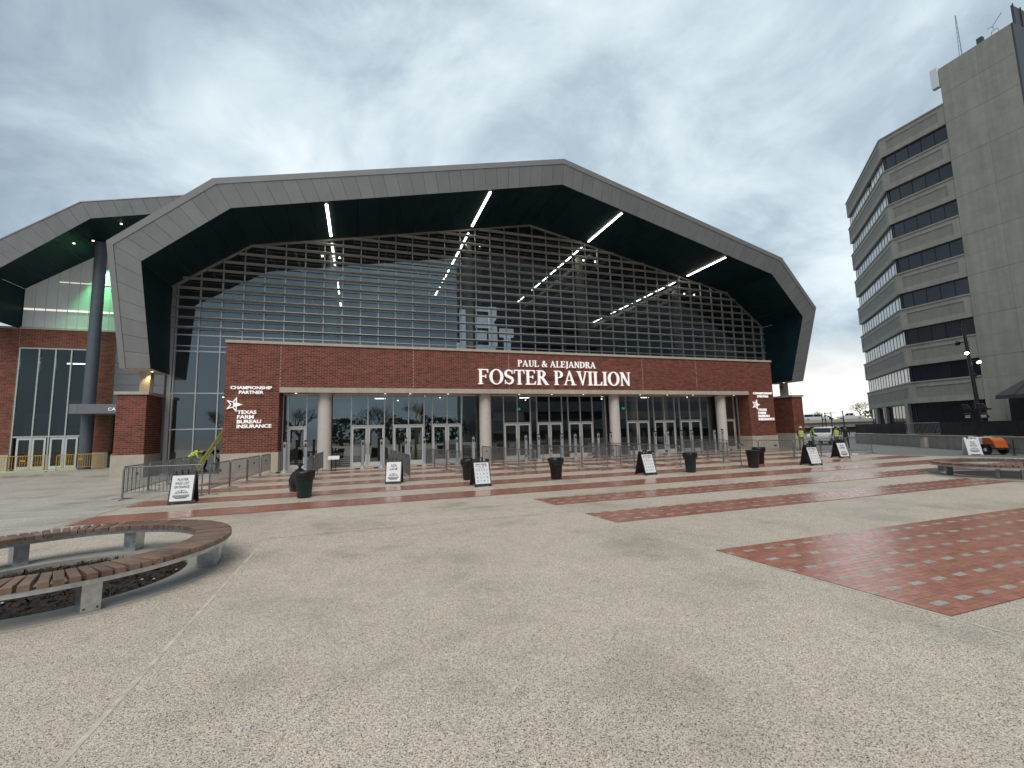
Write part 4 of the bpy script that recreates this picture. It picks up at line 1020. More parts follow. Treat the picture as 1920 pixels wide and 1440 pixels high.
def light_trailer():
    g = thing('light_tower_trailer', 'orange and white mobile light tower trailer by the retaining wall', 'trailer', (33.4, 15.2, 0), math.atan2(-20, -14.7)+R(14)); g.scale = (.78, .78, .85)
    k = dict(local=True)
    m = MB(); m.cbox(-.75, .25, -.42, .42, .42, 1.12, .06); m.build('cabinet', 'white_print', g, **k)
    m = MB(); m.prism([(.27, .45), (1.15, .45), (1.0, .9), (.75, 1.08), (.27, 1.1)], lambda u, v, d: (u, d, v), -.42, .42); m.build('engine_cover', 'orange', g, **k)
    m = MB(); m.box(-.9, 1.3, -.36, .36, .34, .42); m.cyl((1.3, 0, .4), (2.2, 0, .42), .04, n=8); m.build('chassis', 'steel_dark', g, **k)
    for s in (-1, 1):
        m = MB(); m.cyl((.62, s*.46, .31), (.62, s*.64, .31), .31, n=18); w = m.build('wheel', 'rubber', g, **k)
        m = MB(); m.cyl((.62, s*.641, .31), (.62, s*.65, .31), .12, n=10); m.build('rim', 'white_print', w, **k)
        m = MB(); m.prism([(.12, .42), (.2, .66), (1.0, .68), (1.14, .42), (.95, .6), (.3, .6)], lambda u, v, d: (u, d, v), s*.43 if s < 0 else .43, s*.66 if s < 0 else .66); m.build('fender', 'plastic_black', g, **k)
    for x in (-1.35, 1.9):
        m = MB(); m.cyl((x, 0, .02), (x, 0, .95), .035, n=8); m.cyl((x, 0, 0), (x, 0, .03), .12, n=10); m.build('jack', 'pole_black', g, **k)
    m = MB(); m.cyl((-1.35, 0, .45), (-.8, 0, .45), .04, n=8); m.build('outrigger', 'pole_black', g, **k)
    m = MB(); m.box(-.36, -.24, -.06, .06, .42, 3.0); m.box(-.42, -.18, -.11, .11, .42, 1.9); m.build('mast', 'pole_black', g, **k)
    m = MB(); m.box(-.95, .75, -.04, .04, 2.9, 3.0); m.tube([(-.42, 0, 3.0), (-.42, 0, 3.4), (-.3, 0, 3.5), (-.18, 0, 3.4), (-.18, 0, 3.0)], .03, 6); m.build('crossbar', 'pole_black', g, **k)
    for x in (-.85, .35):
        for z, t in ((2.55, 0), (3.15, 1)):
            m = MB(); m.obox((x-.1*t, -.1, z), (.22, 0, 0), (0, .06, .02), (-.06, -.06, .17)); h = m.build('lamp_head', 'pole_black', g, **k)
            for j in range(3):
                m = MB(); m.obox((x-.1*t, -.17, z-.1+.1*j), (.18, 0, 0), (0, .008, 0), (0, 0, .03)); m.build('led_bar', 'white_print' if t == 0 else 'steel_dark', h, **k)
    return g
light_trailer()
def bollards():
    m = MB(); m.cyl((31.2, 12.5, 0), (31.2, 12.5, .95), .11, n=16); m.lathe([(.11, .95), (.09, 1.0), (.05, 1.03), (.001, 1.04)], (31.2, 12.5, 0), 16)
    m.build('bollard', 'white_print', None, label='white bollard at the right edge beside the retaining wall', cat='bollard')
    m = MB(); m.add([(39.2, 21.2, 0), (39.65, 21.0, 0), (39.85, 21.4, 0), (39.4, 21.6, 0), (39.25, 21.22, .75), (39.6, 21.06, .75), (39.78, 21.38, .7), (39.43, 21.55, .7)], [(4,5,6,7), (0,1,5,4), (1,2,6,5), (2,3,7,6), (3,0,4,7)])
    m.build('concrete_post', 'limestone', None, label='short pale concrete block standing against the retaining wall', cat='post')
bollards()

# ------------------------------------------------------------------ round benches
def bench(label, c, r0, r1, legs, near):
    b = thing('round_bench', label, 'bench', (c[0], c[1], 0))
    n = 100; k = dict(local=True)
    m = MB(); w = .089/2
    m.cbox(r0, r1, -w, w, .382, .45, .006); me = m.mesh('slat', 'wood')
    for i in range(n):
        t = 2*math.pi*(i+.5)/n
        o = obj('slat', me, b, local=True, loc=(0, 0, random.uniform(-.0015, .0015))); o.rotation_euler.z = t+random.uniform(-.004, .004)
    for ra, rb, z0, z1 in ((r1-.055, r1-.03, .325, .374), (r0+.03, r0+.055, .325, .374)):
        m = MB(); N = 72
        vs = []
        for i in range(N):
            t = 2*math.pi*i/N; cs, sn = math.cos(t), math.sin(t); vs += [(ra*cs, ra*sn, z0), (rb*cs, rb*sn, z0), (rb*cs, rb*sn, z1), (ra*cs, ra*sn, z1)]
        fs = []
        for i in range(N):
            a, d = 4*i, 4*((i+1) % N)
            for j in range(4): fs.append((a+j, d+j, d+(j+1) % 4, a+(j+1) % 4))
        m.add(vs, fs); m.build('ring_rail', 'galvanised_plate', b, **k)
    rm = (r0+r1)/2
    for t in legs:
        q = Matrix.Rotation(R(t), 4, 'Z'); m = MB(); h = .14 if near else .09; tw = .085 if near else .045
        vs = [q@Vector(p) for p in ((rm-h, -tw, .004), (rm+h-.02, -tw, .004), (rm+h-.02, tw, .004), (rm-h, tw, .004), (rm-h, -tw, .322), (rm+h, -tw, .322), (rm+h, tw, .322), (rm-h, tw, .322))]
        m.add(vs, [(0,3,2,1), (4,5,6,7), (0,1,5,4), (1,2,6,5), (2,3,7,6), (3,0,4,7)]); lg = m.build('leg', 'galvanised_plate' if near else 'galvanised', b, **k)
        if near:
            for s in (-1, 1):
                p0 = q@Vector((rm+h-.022, s*.055, .05)); p1 = q@Vector((rm+h-.010, s*.055, .05)); m = MB(); m.cyl(p0, p1, .012, n=8); m.build('bolt', 'steel_dark', lg, **k)
def planter_near():
    c = BC
    p = obj('planter', None, None, label='round sunken planter of dark bark mulch inside the near left bench', cat='planter', loc=(c[0], c[1], 0))
    N = 96; P = lambda r, i, z: (r*math.cos(2*math.pi*i/N), r*math.sin(2*math.pi*i/N), z)
    m = MB()
    for i in range(N):
        m.quad(P(BR, i, .006), P(1.88, i, .004), P(1.88, i+1, .004), P(BR, i+1, .006)); m.quad(P(BR, i+1, .006), P(BR, i+1, -.2), P(BR, i, -.2), P(BR, i, .006))
        m.quad(P(1.875, i, .004), P(1.90, i, .011), P(1.90, i+1, .011), P(1.875, i+1, .004)); m.quad(P(1.90, i, .011), P(1.925, i, -.002), P(1.925, i+1, -.002), P(1.90, i+1, .011))
    m.build('kerb', 'retaining', p, local=True)
    rnd = random.Random(3); g = 46; m = MB(); idx = {}
    for i in range(g+1):
        for j in range(g+1):
            x = (i/g*2-1)*1.5; y = (j/g*2-1)*1.5
            z = -.075+rnd.uniform(-.018, .018)+.05*math.exp(-((x-.2)**2+(y+.1)**2)*.8)
            idx[i, j] = len(m.v); m.v.append((x, y, z))
    fs = [(idx[i, j], idx[i+1, j], idx[i+1, j+1], idx[i, j+1]) for i in range(g) for j in range(g) if math.hypot((i+.5)/g*2-1, (j+.5)/g*2-1)*1.5 < 1.49]
    for f in fs: m.f.append(f); m.sm.append(False); m.mi.append(0)
    m.build('mulch_bed', 'mulch', p, local=True)
    m = MB(); chips = MB()
    for i in range(2600):
        a = rnd.uniform(0, 6.283); r = 1.43*math.sqrt(rnd.random()); x, y = r*math.cos(a), r*math.sin(a); z = -.055+rnd.uniform(-.01, .025)+.05*math.exp(-((x-.2)**2+(y+.1)**2)*.8)
        u = Vector((rnd.uniform(-1, 1), rnd.uniform(-1, 1), rnd.uniform(-.5, .5))).normalized()*rnd.uniform(.015, .045); v = u.cross(Vector((0, 0, 1))).normalized()*rnd.uniform(.006, .014)
        chips.add([Vector((x, y, z))-u-v, Vector((x, y, z))+u-v, Vector((x, y, z))+u+v, Vector((x, y, z))-u+v], [(0,1,2,3)])
    chips.build('bark_chips', 'mulch', p, local=True, kind='stuff')
    pb = MB()
    for i in range(22):
        a = rnd.uniform(0, 6.283); r = 1.4*math.sqrt(rnd.random()); pb.obox((r*math.cos(a), r*math.sin(a), -.035), (.012, .004, 0), (-.003, .01, 0), (0, 0, .006))
    pb.build('pale_pebbles', 'white_print', p, local=True, kind='stuff')
planter_near()
bench('curved timber slat bench on galvanised legs, nearest the camera at left', BC, 1.53, 2.0, [-55, 2, 84, 130, 182, 236], True)
def planter_far():
    c = (20.95, 9.0); p = obj('planter', None, None, label='flat round planting bed inside the far right bench', cat='planter', loc=(c[0], c[1], 0))
    N = 64; P = lambda r, i, z: (r*math.cos(2*math.pi*i/N), r*math.sin(2*math.pi*i/N), z); m = MB()
    for i in range(N): m.quad(P(1.45, i, .03), P(2.2, i, .004), P(2.2, i+1, .004), P(1.45, i+1, .03))
    m.build('kerb', 'retaining', p, local=True)
    m = MB(); m.add([P(1.45, i, .028) for i in range(N)], [tuple(range(N))]); m.build('mulch_bed', 'mulch', p, local=True)
planter_far()
bench('dark timber round bench on legs at the right edge of the plaza', (20.95, 9.0), 1.53, 2.0, [100, 150, 195, 212, 250, 290, 10], False)

# ------------------------------------------------------------------ crowd barriers
def barrier_proto(name, mat, label, cat='barrier'):
    t = thing(name, label, cat); k = dict(local=True); L, H = 2.28, 1.05
    m = MB(); x = L/2
    arc = lambda cx, cz, a0, a1: [(cx+.12*math.cos(R(a0+(a1-a0)*i/5)), 0, cz+.12*math.sin(R(a0+(a1-a0)*i/5))) for i in range(6)]
    m.tube([(-x, 0, .05)]+arc(-x+.12, H-.12, 180, 90)+arc(x-.12, H-.12, 90, 0)+[(x, 0, .05)], .021, 8); m.build('frame', mat, t, **k)
    m = MB(); m.cyl((-x, 0, .22), (x, 0, .22), .016, n=6); m.build('bottom_rail', mat, t, **k)
    m = MB(); m.cyl((-x, 0, .62), (x, 0, .62), .004, n=4)
    for i in range(19):
        xx = -x+.12+i*(L-.24)/18; m.cyl((xx, 0, .22), (xx, 0, H-.005), .0085 if mat == 'galvanised' else .015, n=5, cap=False)
    m.build('bars', mat, t, kind='stuff', **k)
    m = MB(); m.box(-.11, .11, -.012, .012, .70, .80); m.build('name_plate', mat, t, **k)
    for s in (-1, 1):
        m = MB(); m.tube([(s*(x-.06), -.28, .015), (s*(x-.06), -.1, .04), (s*(x-.06), .1, .04), (s*(x-.06), .28, .015)], .016, 6); m.build('foot', mat, t, **k)
    return t
PROTO = {}
ORD = ['nearest', 'second', 'third', 'fourth', 'fifth']
def lane(pts_from, pts_to, n, desc, group='crowd barriers forming queue lanes', mat='galvanised', z=0.0, name='crowd_barrier', first='nearest the plaza'):
    a, b = Vector((*pts_from, z)), Vector((*pts_to, z)); d = (b-a)/n; ang = math.atan2(d.y, d.x)
    for i in range(n):
        p = a+d*(i+.5)
        ords = [first, 'second', 'third', 'fourth', 'fifth']
        lab = f"{'yellow' if mat == 'yellow_paint' else 'steel'} crowd barrier, {ords[i]} in {desc}" if n > 1 else f"steel crowd barrier {desc}"
        if (name, mat) not in PROTO:
            o = barrier_proto(name, mat, lab); PROTO[name, mat] = o
        else: o = copy_tree(PROTO[name, mat])
        o['label'] = lab; o['group'] = group; o.location = p; o.rotation_euler.z = ang+random.uniform(-.03, .03)
lane((-7.3, 18.0), (-4.95, 17.75), 1, 'standing right behind the player pass list sign')
lane((-4.85, 17.9), (-4.55, 27.4), 4, 'the row behind the player pass sign')
lane((-7.35, 18.2), (-8.2, 28.0), 4, 'the row from the left corner to the worker')
lane((-2.05, 20.3), (-1.95, 27.3), 3, 'the row behind the bag-topped green trash can')
lane((1.95, 18.8), (1.75, 27.9), 4, 'the row behind the left ADA lane sign')
lane((4.55, 20.8), (3.75, 27.7), 3, 'the row left of the second column')
lane((7.5, 18.7), (7.45, 27.9), 4, 'the row behind the black can mid plaza')
lane((10.9, 18.3), (10.5, 27.5), 4, 'the row just left of the third column')
lane((12.3, 18.1), (14.6, 26.9), 4, 'the slanting row behind the second bag policy sign')
lane((14.45, 17.6), (15.6, 26.8), 4, 'the row behind the plain green can')
lane((17.05, 16.5), (20.9, 25.0), 4, 'the row left of the pair of black cans')
lane((22.6, 18.2), (22.3, 27.4), 4, 'the row behind the rightmost black can')
lane((24.0, 19.4), (30.6, 19.4), 3, 'the cross row behind the right ADA sign', first='leftmost')
lane((-26.5, 35.0), (-13.6, 38.4), 5, 'the line before the left wing doors', group='yellow barricades on the left walk', mat='yellow_paint', z=.11, name='yellow_barricade', first='leftmost')

# ------------------------------------------------------------------ sandwich boards
def a_frame(label, loc, rz, body='plastic_black', face='logo', lines=()):
    t = thing('sandwich_board', label, 'sign', (*loc, 0), rz, 'sandwich board signs on the plaza'); k = dict(local=True)
    W, H, S = .31, .98, .33
    for s in (-1, 1):
        base = Vector((0, s*S, 0)); top = Vector((0, s*.04, H)); up = (top-base).normalized(); nrm = Vector((0, s*up.z, -s*up.y)); 
        nrm = nrm if nrm.y*s > 0 else -nrm
        Ls = (top-base).length; c = lambda u, v, d: base+Vector((u, 0, 0))+up*v+nrm*d
        m = MB()
        def pl(u0, u1, v0, v1, d0, d1):
            vs = [c(u, v, d) for d in (d0, d1) for u, v in ((u0, v0), (u1, v0), (u1, v1), (u0, v1))]
            m.add(vs, [(0,3,2,1), (4,5,6,7), (0,1,5,4), (1,2,6,5), (2,3,7,6), (3,0,4,7)])
        pl(-W, W, .05, .90, -.03, .0); pl(-W, -W+.09, 0, .05, -.03, 0); pl(W-.09, W, 0, .05, -.03, 0)
        pl(-W, -W+.10, .90, Ls-.03, -.03, 0); pl(W-.10, W, .90, Ls-.03, -.03, 0); pl(-.09, -.06, .90, Ls, -.03, 0); pl(.06, .09, .90, Ls, -.03, 0); pl(-.09, .09, Ls, Ls+.025, -.03, 0)
        m.build('front_panel' if s < 0 else 'back_panel', body, t, **k)
        if s > 0: continue
        m = MB()
        def fl(m, u0, u1, v0, v1, d): m.quad(c(u0, v0, d), c(u1, v0, d), c(u1, v1, d), c(u0, v1, d))
        if s < 0: fl(m, -W+.035, W-.035, .10, .86, .004)
        po = m.build('poster', 'white_print', t, **k)
        F2 = lambda u, v, d: c(u, v, .007+d)
        if face in ('logo',):
            n = len(lines); hh = .075 if n > 1 else .12
            if lines[0] == 'ADA': hh = .10
            for i, (tx, wd) in enumerate(zip(lines, ADW[lines[0]])):
                v1 = .77-i*(hh+.035); text_fit(tx, 'lettering', 'ink', t, F2, -wd, wd, v1-hh, v1, .002, .012, local=True)
            m = MB(); st = lambda pts, w: [m.prism(q, lambda u, v, d: F2(u, v, d), .0, .0018) for q in _stroke(pts, w)]
            st(_arc(0, .29, .165, .115, 172, 8, 16), .016); st(_arc(0, .30, .12, .055, 170, 10, 12), .010); st([(-.13, .335), (.13, .335)], .014); st([(0, .34), (0, .40)], .02)
            m.prism([(-.205, .215), (.205, .215), (.205, .275), (-.205, .275)], F2, 0, .0012)
            m.prism([(-.12, .17), (.12, .17), (.17, .205), (-.17, .205)], F2, 0, .0012); m.build('building_logo', 'ink_grey', t, **k)
            text_fit('FOSTER PAVILION', 'lettering', 'white_print', t, lambda u, v, d: F2(u, v, d+.002), -.19, .19, .23, .26, .002, .004, local=True)
        else:
            m = MB()
            for u0, u1, v0, v1 in ((-.21, -.06, .775, .815), (-.02, .20, .775, .815)):
                q = u0
                while q < u1-.01: fl(m, q, min(u1, q+.024), v0, v1, .008); q += .032
            for u, a in ((.06, .03), (.16, .03)): fl(m, u-a, u+a, .715, .75, .008)
            for u0, u1 in ((-.22, -.14), (-.10, -.03)): fl(m, u0, u1, .722, .742, .008)
            fl(m, -.14, .10, .655, .668, .008)
            rnd = random.Random(5)
            for r_ in range(4):
                nn = 5 if r_ == 0 else 4
                for q in range(nn):
                    u = -.19+.38*q/(nn-1)*(.95 if nn == 4 else 1.0)+(.01 if nn == 4 else 0); v = .585-.128*r_; a, b = rnd.uniform(.018, .03), rnd.uniform(.022, .034)
                    ph = rnd.uniform(0, 1); nsd = rnd.choice((4, 5, 6, 8))
                    ring = [(u+a*math.cos(6.283*(j+ph)/nsd), v+b*math.sin(6.283*(j+ph)/nsd)) for j in range(nsd)]
                    inn = [(u+(x-u)*.55, v+(y-v)*.55) for x, y in ring]
                    for q2 in _band(ring+ring[:1], inn+inn[:1]): m.add([F2(x, y, .001) for x, y in q2], [(0,1,2,3)])
            m.build('icon_grid', 'ink_grey', t, kind='stuff', **k)
    return t
ADW = {'PLAYER': (.135, .175, .185), 'ADA': (.115, .155), 'BAYLOR': (.10, .12, .15)}
a_frame('black sandwich board reading player pass list entrance', (-5.0, 16.15), R(2), face='logo', lines=('PLAYER', 'PASS LIST', 'ENTRANCE'))
a_frame('black sandwich board reading ADA lane in front of the left double doors', (1.32, 18.35), R(-13), face='logo', lines=('ADA', 'LANE'))
a_frame('black bag policy board with rows of icons beside a black can', (4.12, 15.65), R(3), face='icons')
a_frame('black bag policy board with icons standing alone below the third column', (11.25, 15.85), R(6), face='icons')
a_frame('black bag policy board with icons right of the two black cans', (20.0, 15.35), R(-6), face='icons')
a_frame('black sandwich board reading ADA lane beside the right barriers', (25.5, 17.8), R(-10), face='logo', lines=('ADA', 'LANE'))
a_frame('white sandwich board with logo beside the orange trailer', (32.3, 15.3), R(-40), body='white_print', face='logo', lines=('BAYLOR', 'STUDENT', 'ENTRANCE'))

# ------------------------------------------------------------------ trash cans and bags
def can(label, loc, body, liner=True, lid=False, s=1.0):
    t = thing('trash_can', label, 'trash can', (*loc, 0), random.uniform(0, 3), 'trash cans on the plaza'); t.scale = (.93, .93, .94); k = dict(local=True)
    m = MB(); m.lathe([(.001, .012), (.20*s, .012), (.222*s, .03), (.285*s, .80), (.30*s, .80), (.305*s, .84), (.29*s, .85), (.27*s, .80), (.26*s, .5)], n=28); m.build('bin', body, t, **k)
    if liner:
        m = MB(); m.lathe([(.262*s, .60), (.272*s, .86), (.30*s, .885), (.325*s, .86), (.335*s, .76), (.315*s, .66), (.292*s, .60), (.287*s, .58)], n=30, wob=.06); m.build('bag_liner', 'bag_black', t, **k)
    for sg in (-1, 1):
        m = MB(); m.box(sg*.27*s-.03, sg*.27*s+.03, -.07, .07, .62, .68); m.build('handle', body, t, **k)
    return t
can('dark green trash can with overhanging black bag left on the plaza', (-1.62, 15.55), 'plastic_green')
can('black lined trash can mid plaza before the third column', (7.34, 16.2), 'plastic_black')
can('black trash can half hidden behind a bag policy board', (4.2, 17.9), 'plastic_black')
can('dark green trash can without overhanging bag right of the icon board', (13.32, 15.6), 'plastic_green', liner=True, s=.95)
can('black trash can, nearer of the two standing together at right', (17.0, 15.8), 'plastic_black', liner=False, s=1.03)
can('black lined trash can, farther of the two standing together at right', (18.9, 17.2), 'plastic_black')
def bag():
    g = thing('garbage_bag', 'tied black garbage bag piled behind the green trash can', 'garbage bag', (-2.0, 17.6, 0)); g.scale = (.8, .8, .92); random.seed(4)
    m = MB(); m.lathe([(.001, .0), (.36, .02), (.44, .2), (.42, .42), (.30, .68), (.14, .82), (.06, .86)], n=22, wob=.07); m.build('sack', 'bag_black', g, local=True)
    m = MB(); m.lathe([(.06, .85), (.05, .9), (.16, 1.0), (.10, 1.04), (.001, .98)], n=10, wob=.2); m.build('knot', 'bag_black', g, local=True)
bag()

# ------------------------------------------------------------------ walk-through detector posts
def detector(loc, label, proto=[None]):
    if proto[0] is None:
        t = thing('detector_post', label, 'detector', (*loc, 0), group='security detector posts before the doors'); k = dict(local=True)
        m = MB(); m.lathe([(.21, .005), (.20, .03), (.12, .10), (.085, .22), (.08, .26)], n=20); m.build('base', 'post_grey', t, **k)
        m = MB(); m.box(-.07, .07, -.055, .055, .24, 1.66); m.build('post', 'post_grey', t, **k)
        m = MB(); m.box(-.075, .075, -.06, .06, 1.66, 1.74); m.build('cap', 'plastic_black', t, **k)
        m = MB(); m.box(-.045, .045, -.0595, -.05, 1.36, 1.54); m.build('display', 'plastic_black', t, **k)
        m = MB(); m.obox((-.3, -.05, .035), (.11, .03, 0), (-.03, .09, 0), (0, 0, .03)); m.build('weight', 'rubber', t, **k)
        proto[0] = t; o = t
    else: o = copy_tree(proto[0]); o.location = (*loc, 0)
    o['label'] = label; o.rotation_euler.z = random.uniform(-.3, .3); return o
NUM = ['leftmost', 'second', 'third', 'fourth', 'fifth', 'sixth', 'seventh', 'eighth', 'ninth', 'tenth', 'eleventh', 'twelfth', 'thirteenth', 'fourteenth', 'fifteenth', 'sixteenth', 'seventeenth', 'eighteenth', 'nineteenth', 'rightmost']
for i, x in enumerate((-3.84, -2.82, .18, 1.24, 2.62, 3.71, 5.74, 6.75, 10.31, 11.24, 12.86, 13.77, 15.69, 16.7, 20.32, 21.34, 22.61, 23.48, 25.62, 26.6)):
    detector((x, 27.2+random.uniform(-.12, .2)), f'grey detector post, {NUM[i]} of the row before the entrance doors')
def pedestal():
    g = thing('pedestal_sign', 'small slanted white sign on a dark stand beside the leftmost column', 'sign', (-1.35, 26.9, 0)); k = dict(local=True)
    m = MB(); m.obox((0, 0, .72), (.30, 0, 0), (0, .17, .09), (0, -.005, .01)); m.build('panel', 'white_print', g, **k)
    for x in (-.11, .11):
        for y in (-.08, .1): m = MB(); m.cyl((x, y, 0), (x, y, .70), .016, n=6); m.build('leg', 'pole_black', g, **k)
    m = MB(); m.box(-.2, .2, -.16, .16, .0, .015); m.build('base', 'pole_black', g, **k)
pedestal()

# ------------------------------------------------------------------ people
def person(label, loc, rz, pose, top, legs, vest=True, hat='hat_white', h=1.76):
    t = thing('person', label, 'person', (*loc, 0), rz); k = h/1.76
    if pose == 'bend':
        J = {'pelvis': ((0, 0, .93), (.15, .12)), 'spine': ((0, -.16, 1.10), (.15, .12)), 'chest': ((0, -.38, 1.22), (.18, .125)), 'neck': ((0, -.52, 1.27), .06), 'head': ((0, -.62, 1.24), (.095, .105)), 'crown': ((0, -.70, 1.18), .07),
             'hl': ((-.10, 0, .88), .10), 'kl': ((-.13, -.08, .50), .066), 'al': ((-.13, .05, .08), .045), 'tl': ((-.14, -.12, .04), .04), 'hr': ((.10, 0, .88), .10), 'kr': ((.14, -.10, .50), .066), 'ar': ((.14, .0, .08), .045), 'tr': ((.15, -.17, .04), .04),
             'sl': ((-.20, -.40, 1.22), .06), 'el': ((-.26, -.50, .96), .045), 'wl': ((-.20, -.62, .74), .033), 'fl': ((-.19, -.67, .66), .03), 'sr': ((.20, -.40, 1.22), .06), 'er': ((.27, -.52, .98), .045), 'wr': ((.18, -.66, .78), .033), 'fr': ((.17, -.71, .70), .03)}
    else:
        a = {'stand': 0, 'point': 1, 'turn': .4}[pose]
        J = {'pelvis': ((0, 0, .95), (.15, .11)), 'spine': ((0, .01, 1.15), (.14, .11)), 'chest': ((0, 0, 1.36), (.185, .12)), 'neck': ((0, -.01, 1.50), .055), 'head': ((0, -.03, 1.62), (.085, .10)), 'crown': ((0, -.02, 1.70), .075),
             'hl': ((-.10, 0, .88), .10), 'kl': ((-.12, -.03, .50), .066), 'al': ((-.13, .02, .08), .045), 'tl': ((-.15, -.15, .04), .04), 'hr': ((.10, 0, .88), .10), 'kr': ((.13, -.01, .50), .066), 'ar': ((.14, .05, .08), .045), 'tr': ((.17, -.12, .04), .04),
             'sl': ((-.20, 0, 1.40), .06), 'el': ((-.27, -.05+.0*a, 1.13), .045), 'wl': ((-.20, -.26, 1.02), .033), 'fl': ((-.16, -.33, 1.02), .03), 'sr': ((.20, 0, 1.40), .06), 'er': ((.28, -.03-.12*a, 1.13+.08*a), .045), 'wr': ((.24, -.20-.18*a, .98+.28*a), .033), 'fr': ((.22, -.27-.2*a, .96+.32*a), .03)}
    E = [('pelvis', 'spine'), ('spine', 'chest'), ('chest', 'neck'), ('neck', 'head'), ('head', 'crown'), ('pelvis', 'hl'), ('hl', 'kl'), ('kl', 'al'), ('al', 'tl'), ('pelvis', 'hr'), ('hr', 'kr'), ('kr', 'ar'), ('ar', 'tr'), ('chest', 'sl'), ('sl', 'el'), ('el', 'wl'), ('wl', 'fl'), ('chest', 'sr'), ('sr', 'er'), ('er', 'wr'), ('wr', 'fr')]
    J = {n: (tuple(v*k for v in p), r) for n, (p, r) in J.items()}
    hd = Vector(J['head'][0]); fl, fr_ = Vector(J['fl'][0]), Vector(J['fr'][0])
    def mf(c):
        c = Vector(c)
        if (c-hd).length < .155 and c.z > hd.z-.13: return 2
        if (c-fl).length < .07 or (c-fr_).length < .07: return 2
        if c.z < .13: return 3
        return 1 if c.z < .92*k else 0
    me = skin_body('body', J, E, [top, legs, 'skin', 'rubber'], mf)
    obj('body', me, t, local=True)
    # five fingers per hand
    for s, n in ((-1, 'fl'), (1, 'fr')):
        p = Vector(J[n][0]); w = Vector(J['wl' if s < 0 else 'wr'][0]); d = (p-w).normalized(); side = d.cross(Vector((0, 0, 1))).normalized() if abs(d.z) < .95 else Vector((1, 0, 0))
        m = MB()
        for q, ln in ((-.024, .06), (-.008, .07), (.008, .066), (.024, .055)): m.tube([p+side*q, p+side*q+d*ln*.55, p+side*q+d*ln*.9+Vector((0, 0, -.02))], [.0085, .008, .006], 5)
        m.tube([p-d*.02+side*.03*s, p+side*.05*s+d*.02, p+side*.05*s+d*.05], [.009, .008, .006], 5)
        m.build('fingers', 'skin', t, local=True)
    ax = (Vector(J['crown'][0])-Vector(J['neck'][0])).normalized(); cr = Vector(J['crown'][0])+ax*.01
    fwd = Vector((0, -1, 0)); fwd = (fwd-ax*fwd.dot(ax)).normalized(); sd = ax.cross(fwd)
    m = MB(); vs, fs = [], []
    for i in range(6):
        e = R(90*i/5)
        for j in range(14):
            a = 2*math.pi*j/14; vs.append(cr+ax*(.105*math.sin(e)-.035)+(sd*math.cos(a)*.108+fwd*math.sin(a)*.125)*math.cos(e))
    for i in range(5):
        for j in range(14): fs.append((i*14+j, i*14+(j+1) % 14, (i+1)*14+(j+1) % 14, (i+1)*14+j))
    m.add(vs, fs, True)
    if hat in ('hat_white', 'hivis'): m.obox(cr-ax*.03+fwd*.13, sd*.08, fwd*.05, ax*.006)
    m.build('hard_hat' if hat in ('hat_white', 'hivis') else 'hair', hat, t, local=True)
    # face: nose, eyes, mouth, ears
    fm = MB(); fm.obox(hd+fwd*.115, sd*.014, fwd*.018, ax*.025); fm.build('nose', 'skin', t, local=True)
    for s in (-1, 1):
        m = MB(); m.obox(hd+fwd*.098+sd*.034*s+ax*.028, sd*.014, fwd*.006, ax*.007); m.build('eye', 'hair', t, local=True)
        m = MB(); m.obox(hd+sd*.092*s, sd*.01, fwd*.02, ax*.03); m.build('ear', 'skin', t, local=True)
    m = MB(); m.obox(hd+fwd*.095-ax*.05, sd*.024, fwd*.006, ax*.006); m.build('mouth', 'hair', t, local=True)
    if vest:
        pts = [Vector(J[n][0]) for n in ('pelvis', 'spine', 'chest')]; top_ = pts[2]+(pts[2]-pts[1]).normalized()*.10
        ring = pts+[top_]; rad = [(.185, .15), (.175, .145), (.212, .155), (.15, .115)]; m = MB(); vs, fs = [], []
        for i, (p, (rx, ry)) in enumerate(zip(ring, rad)):
            d = (ring[min(i+1, 3)]-ring[max(i-1, 0)]).normalized(); sx = Vector((1, 0, 0)); sy = d.cross(sx).normalized()
            for j in range(20): a = 2*math.pi*j/20; vs.append(p+sx*rx*math.cos(a)+sy*ry*math.sin(a))
        for i in range(3):
            for j in range(20): fs.append((i*20+j, i*20+(j+1) % 20, (i+1)*20+(j+1) % 20, (i+1)*20+j))
        m.add(vs, fs, True); v = m.build('safety_vest', 'hivis', t, local=True)
        for q in (.25, .75):
            p = ring[0]+(ring[1]-ring[0])*q*1.6; m = MB(); d = (ring[1]-ring[0]).normalized(); sx = Vector((1, 0, 0)); sy = d.cross(sx).normalized(); vs, fs = [], []
            for kk in (-.02, .02):
                for j in range(20): a = 2*math.pi*j/20; vs.append(p+d*kk+sx*.205*math.cos(a)+sy*.165*math.sin(a))
            for j in range(20): fs.append((j, (j+1) % 20, 20+(j+1) % 20, 20+j))
            m.add(vs, fs, True); m.build('reflective_band', 'white_print', v, local=True)
    return t
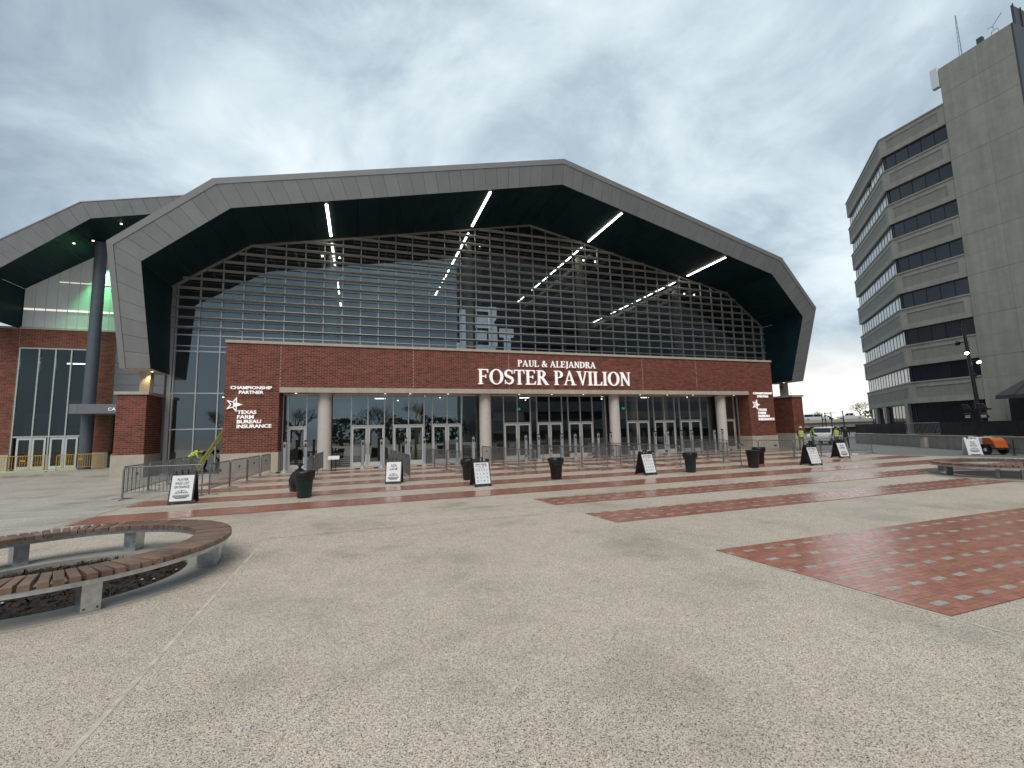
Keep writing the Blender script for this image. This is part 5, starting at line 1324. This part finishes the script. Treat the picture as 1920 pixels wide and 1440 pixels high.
person('worker in lime safety vest bending over beside the leaning ladder', (-9.0, 29.75), R(80), 'bend', 'hivis', 'cloth_khaki', True, 'hair', 1.72)
person('worker in white hard hat and vest beside the right brick pier', (32.2, 25.3), R(-35), 'point', 'cloth_dark', 'cloth_khaki', True, 'hat_white', 1.78)
person('bareheaded worker in vest next to the white hatted worker', (33.0, 25.0), R(40), 'turn', 'cloth_dark', 'jeans', True, 'hair', 1.74)
person('worker in bright vest with back turned behind the right ADA sign', (35.6, 25.0), R(150), 'stand', 'cloth_dark', 'jeans', True, 'hair', 1.70)
person('person in a black coat beside the vested worker at right', (35.9, 24.5), R(-60), 'stand', 'cloth_dark', 'cloth_dark', False, 'hair', 1.76)

def ladder():
    g = thing('ladder', 'yellow ladder leaning against the left end of the brick front', 'ladder', (-8.5, 29.2, 0))
    a, b = Vector((-8.62, 29.05, .0)), Vector((-7.33, 29.9, 2.6)); d = (b-a); n = Vector((.55, -.83, 0)).normalized()*.07
    n2 = Vector((.83*.07, .55*.07, 0))
    for s in (-1, 1):
        m = MB(); m.obox((a+b)/2+n2*s, d/2, n*.6, d.cross(n).normalized()*.045); m.build('rail', 'ladder_yellow', g)
    for i in range(8):
        p = a+d*(i+.5)/8; m = MB(); m.cyl(p-n2, p+n2, .016, n=6); m.build('rung', 'galvanised', g)
ladder()
def wall_fixture():
    # security camera arm under the right end of the portal
    g = thing('camera_pole', 'thin post with a small camera on top of the right pier', 'camera', (36.7, 30.4, 4.56))
    m = MB(); m.cyl((36.7, 30.4, 4.56), (36.7, 30.4, 5.74), .05, n=8); m.build('post', 'grey_column', g)
    m = MB(); m.obox((36.2, 29.9, 5.35), (.13, .04, -.03), (-.02, .06, 0), (.01, 0, .05)); m.build('camera', 'pole_black', g)
    m = MB(); m.cyl((36.7, 30.4, 5.45), (36.25, 29.95, 5.38), .015, n=5); m.build('bracket', 'pole_black', g)
    B('equipment_case', 'white_print', None, (33.4, 34.6, 26.9, 27.5, .0, .55), label='low white equipment case on the ground by the right pier', cat='case') if False else None
wall_fixture()
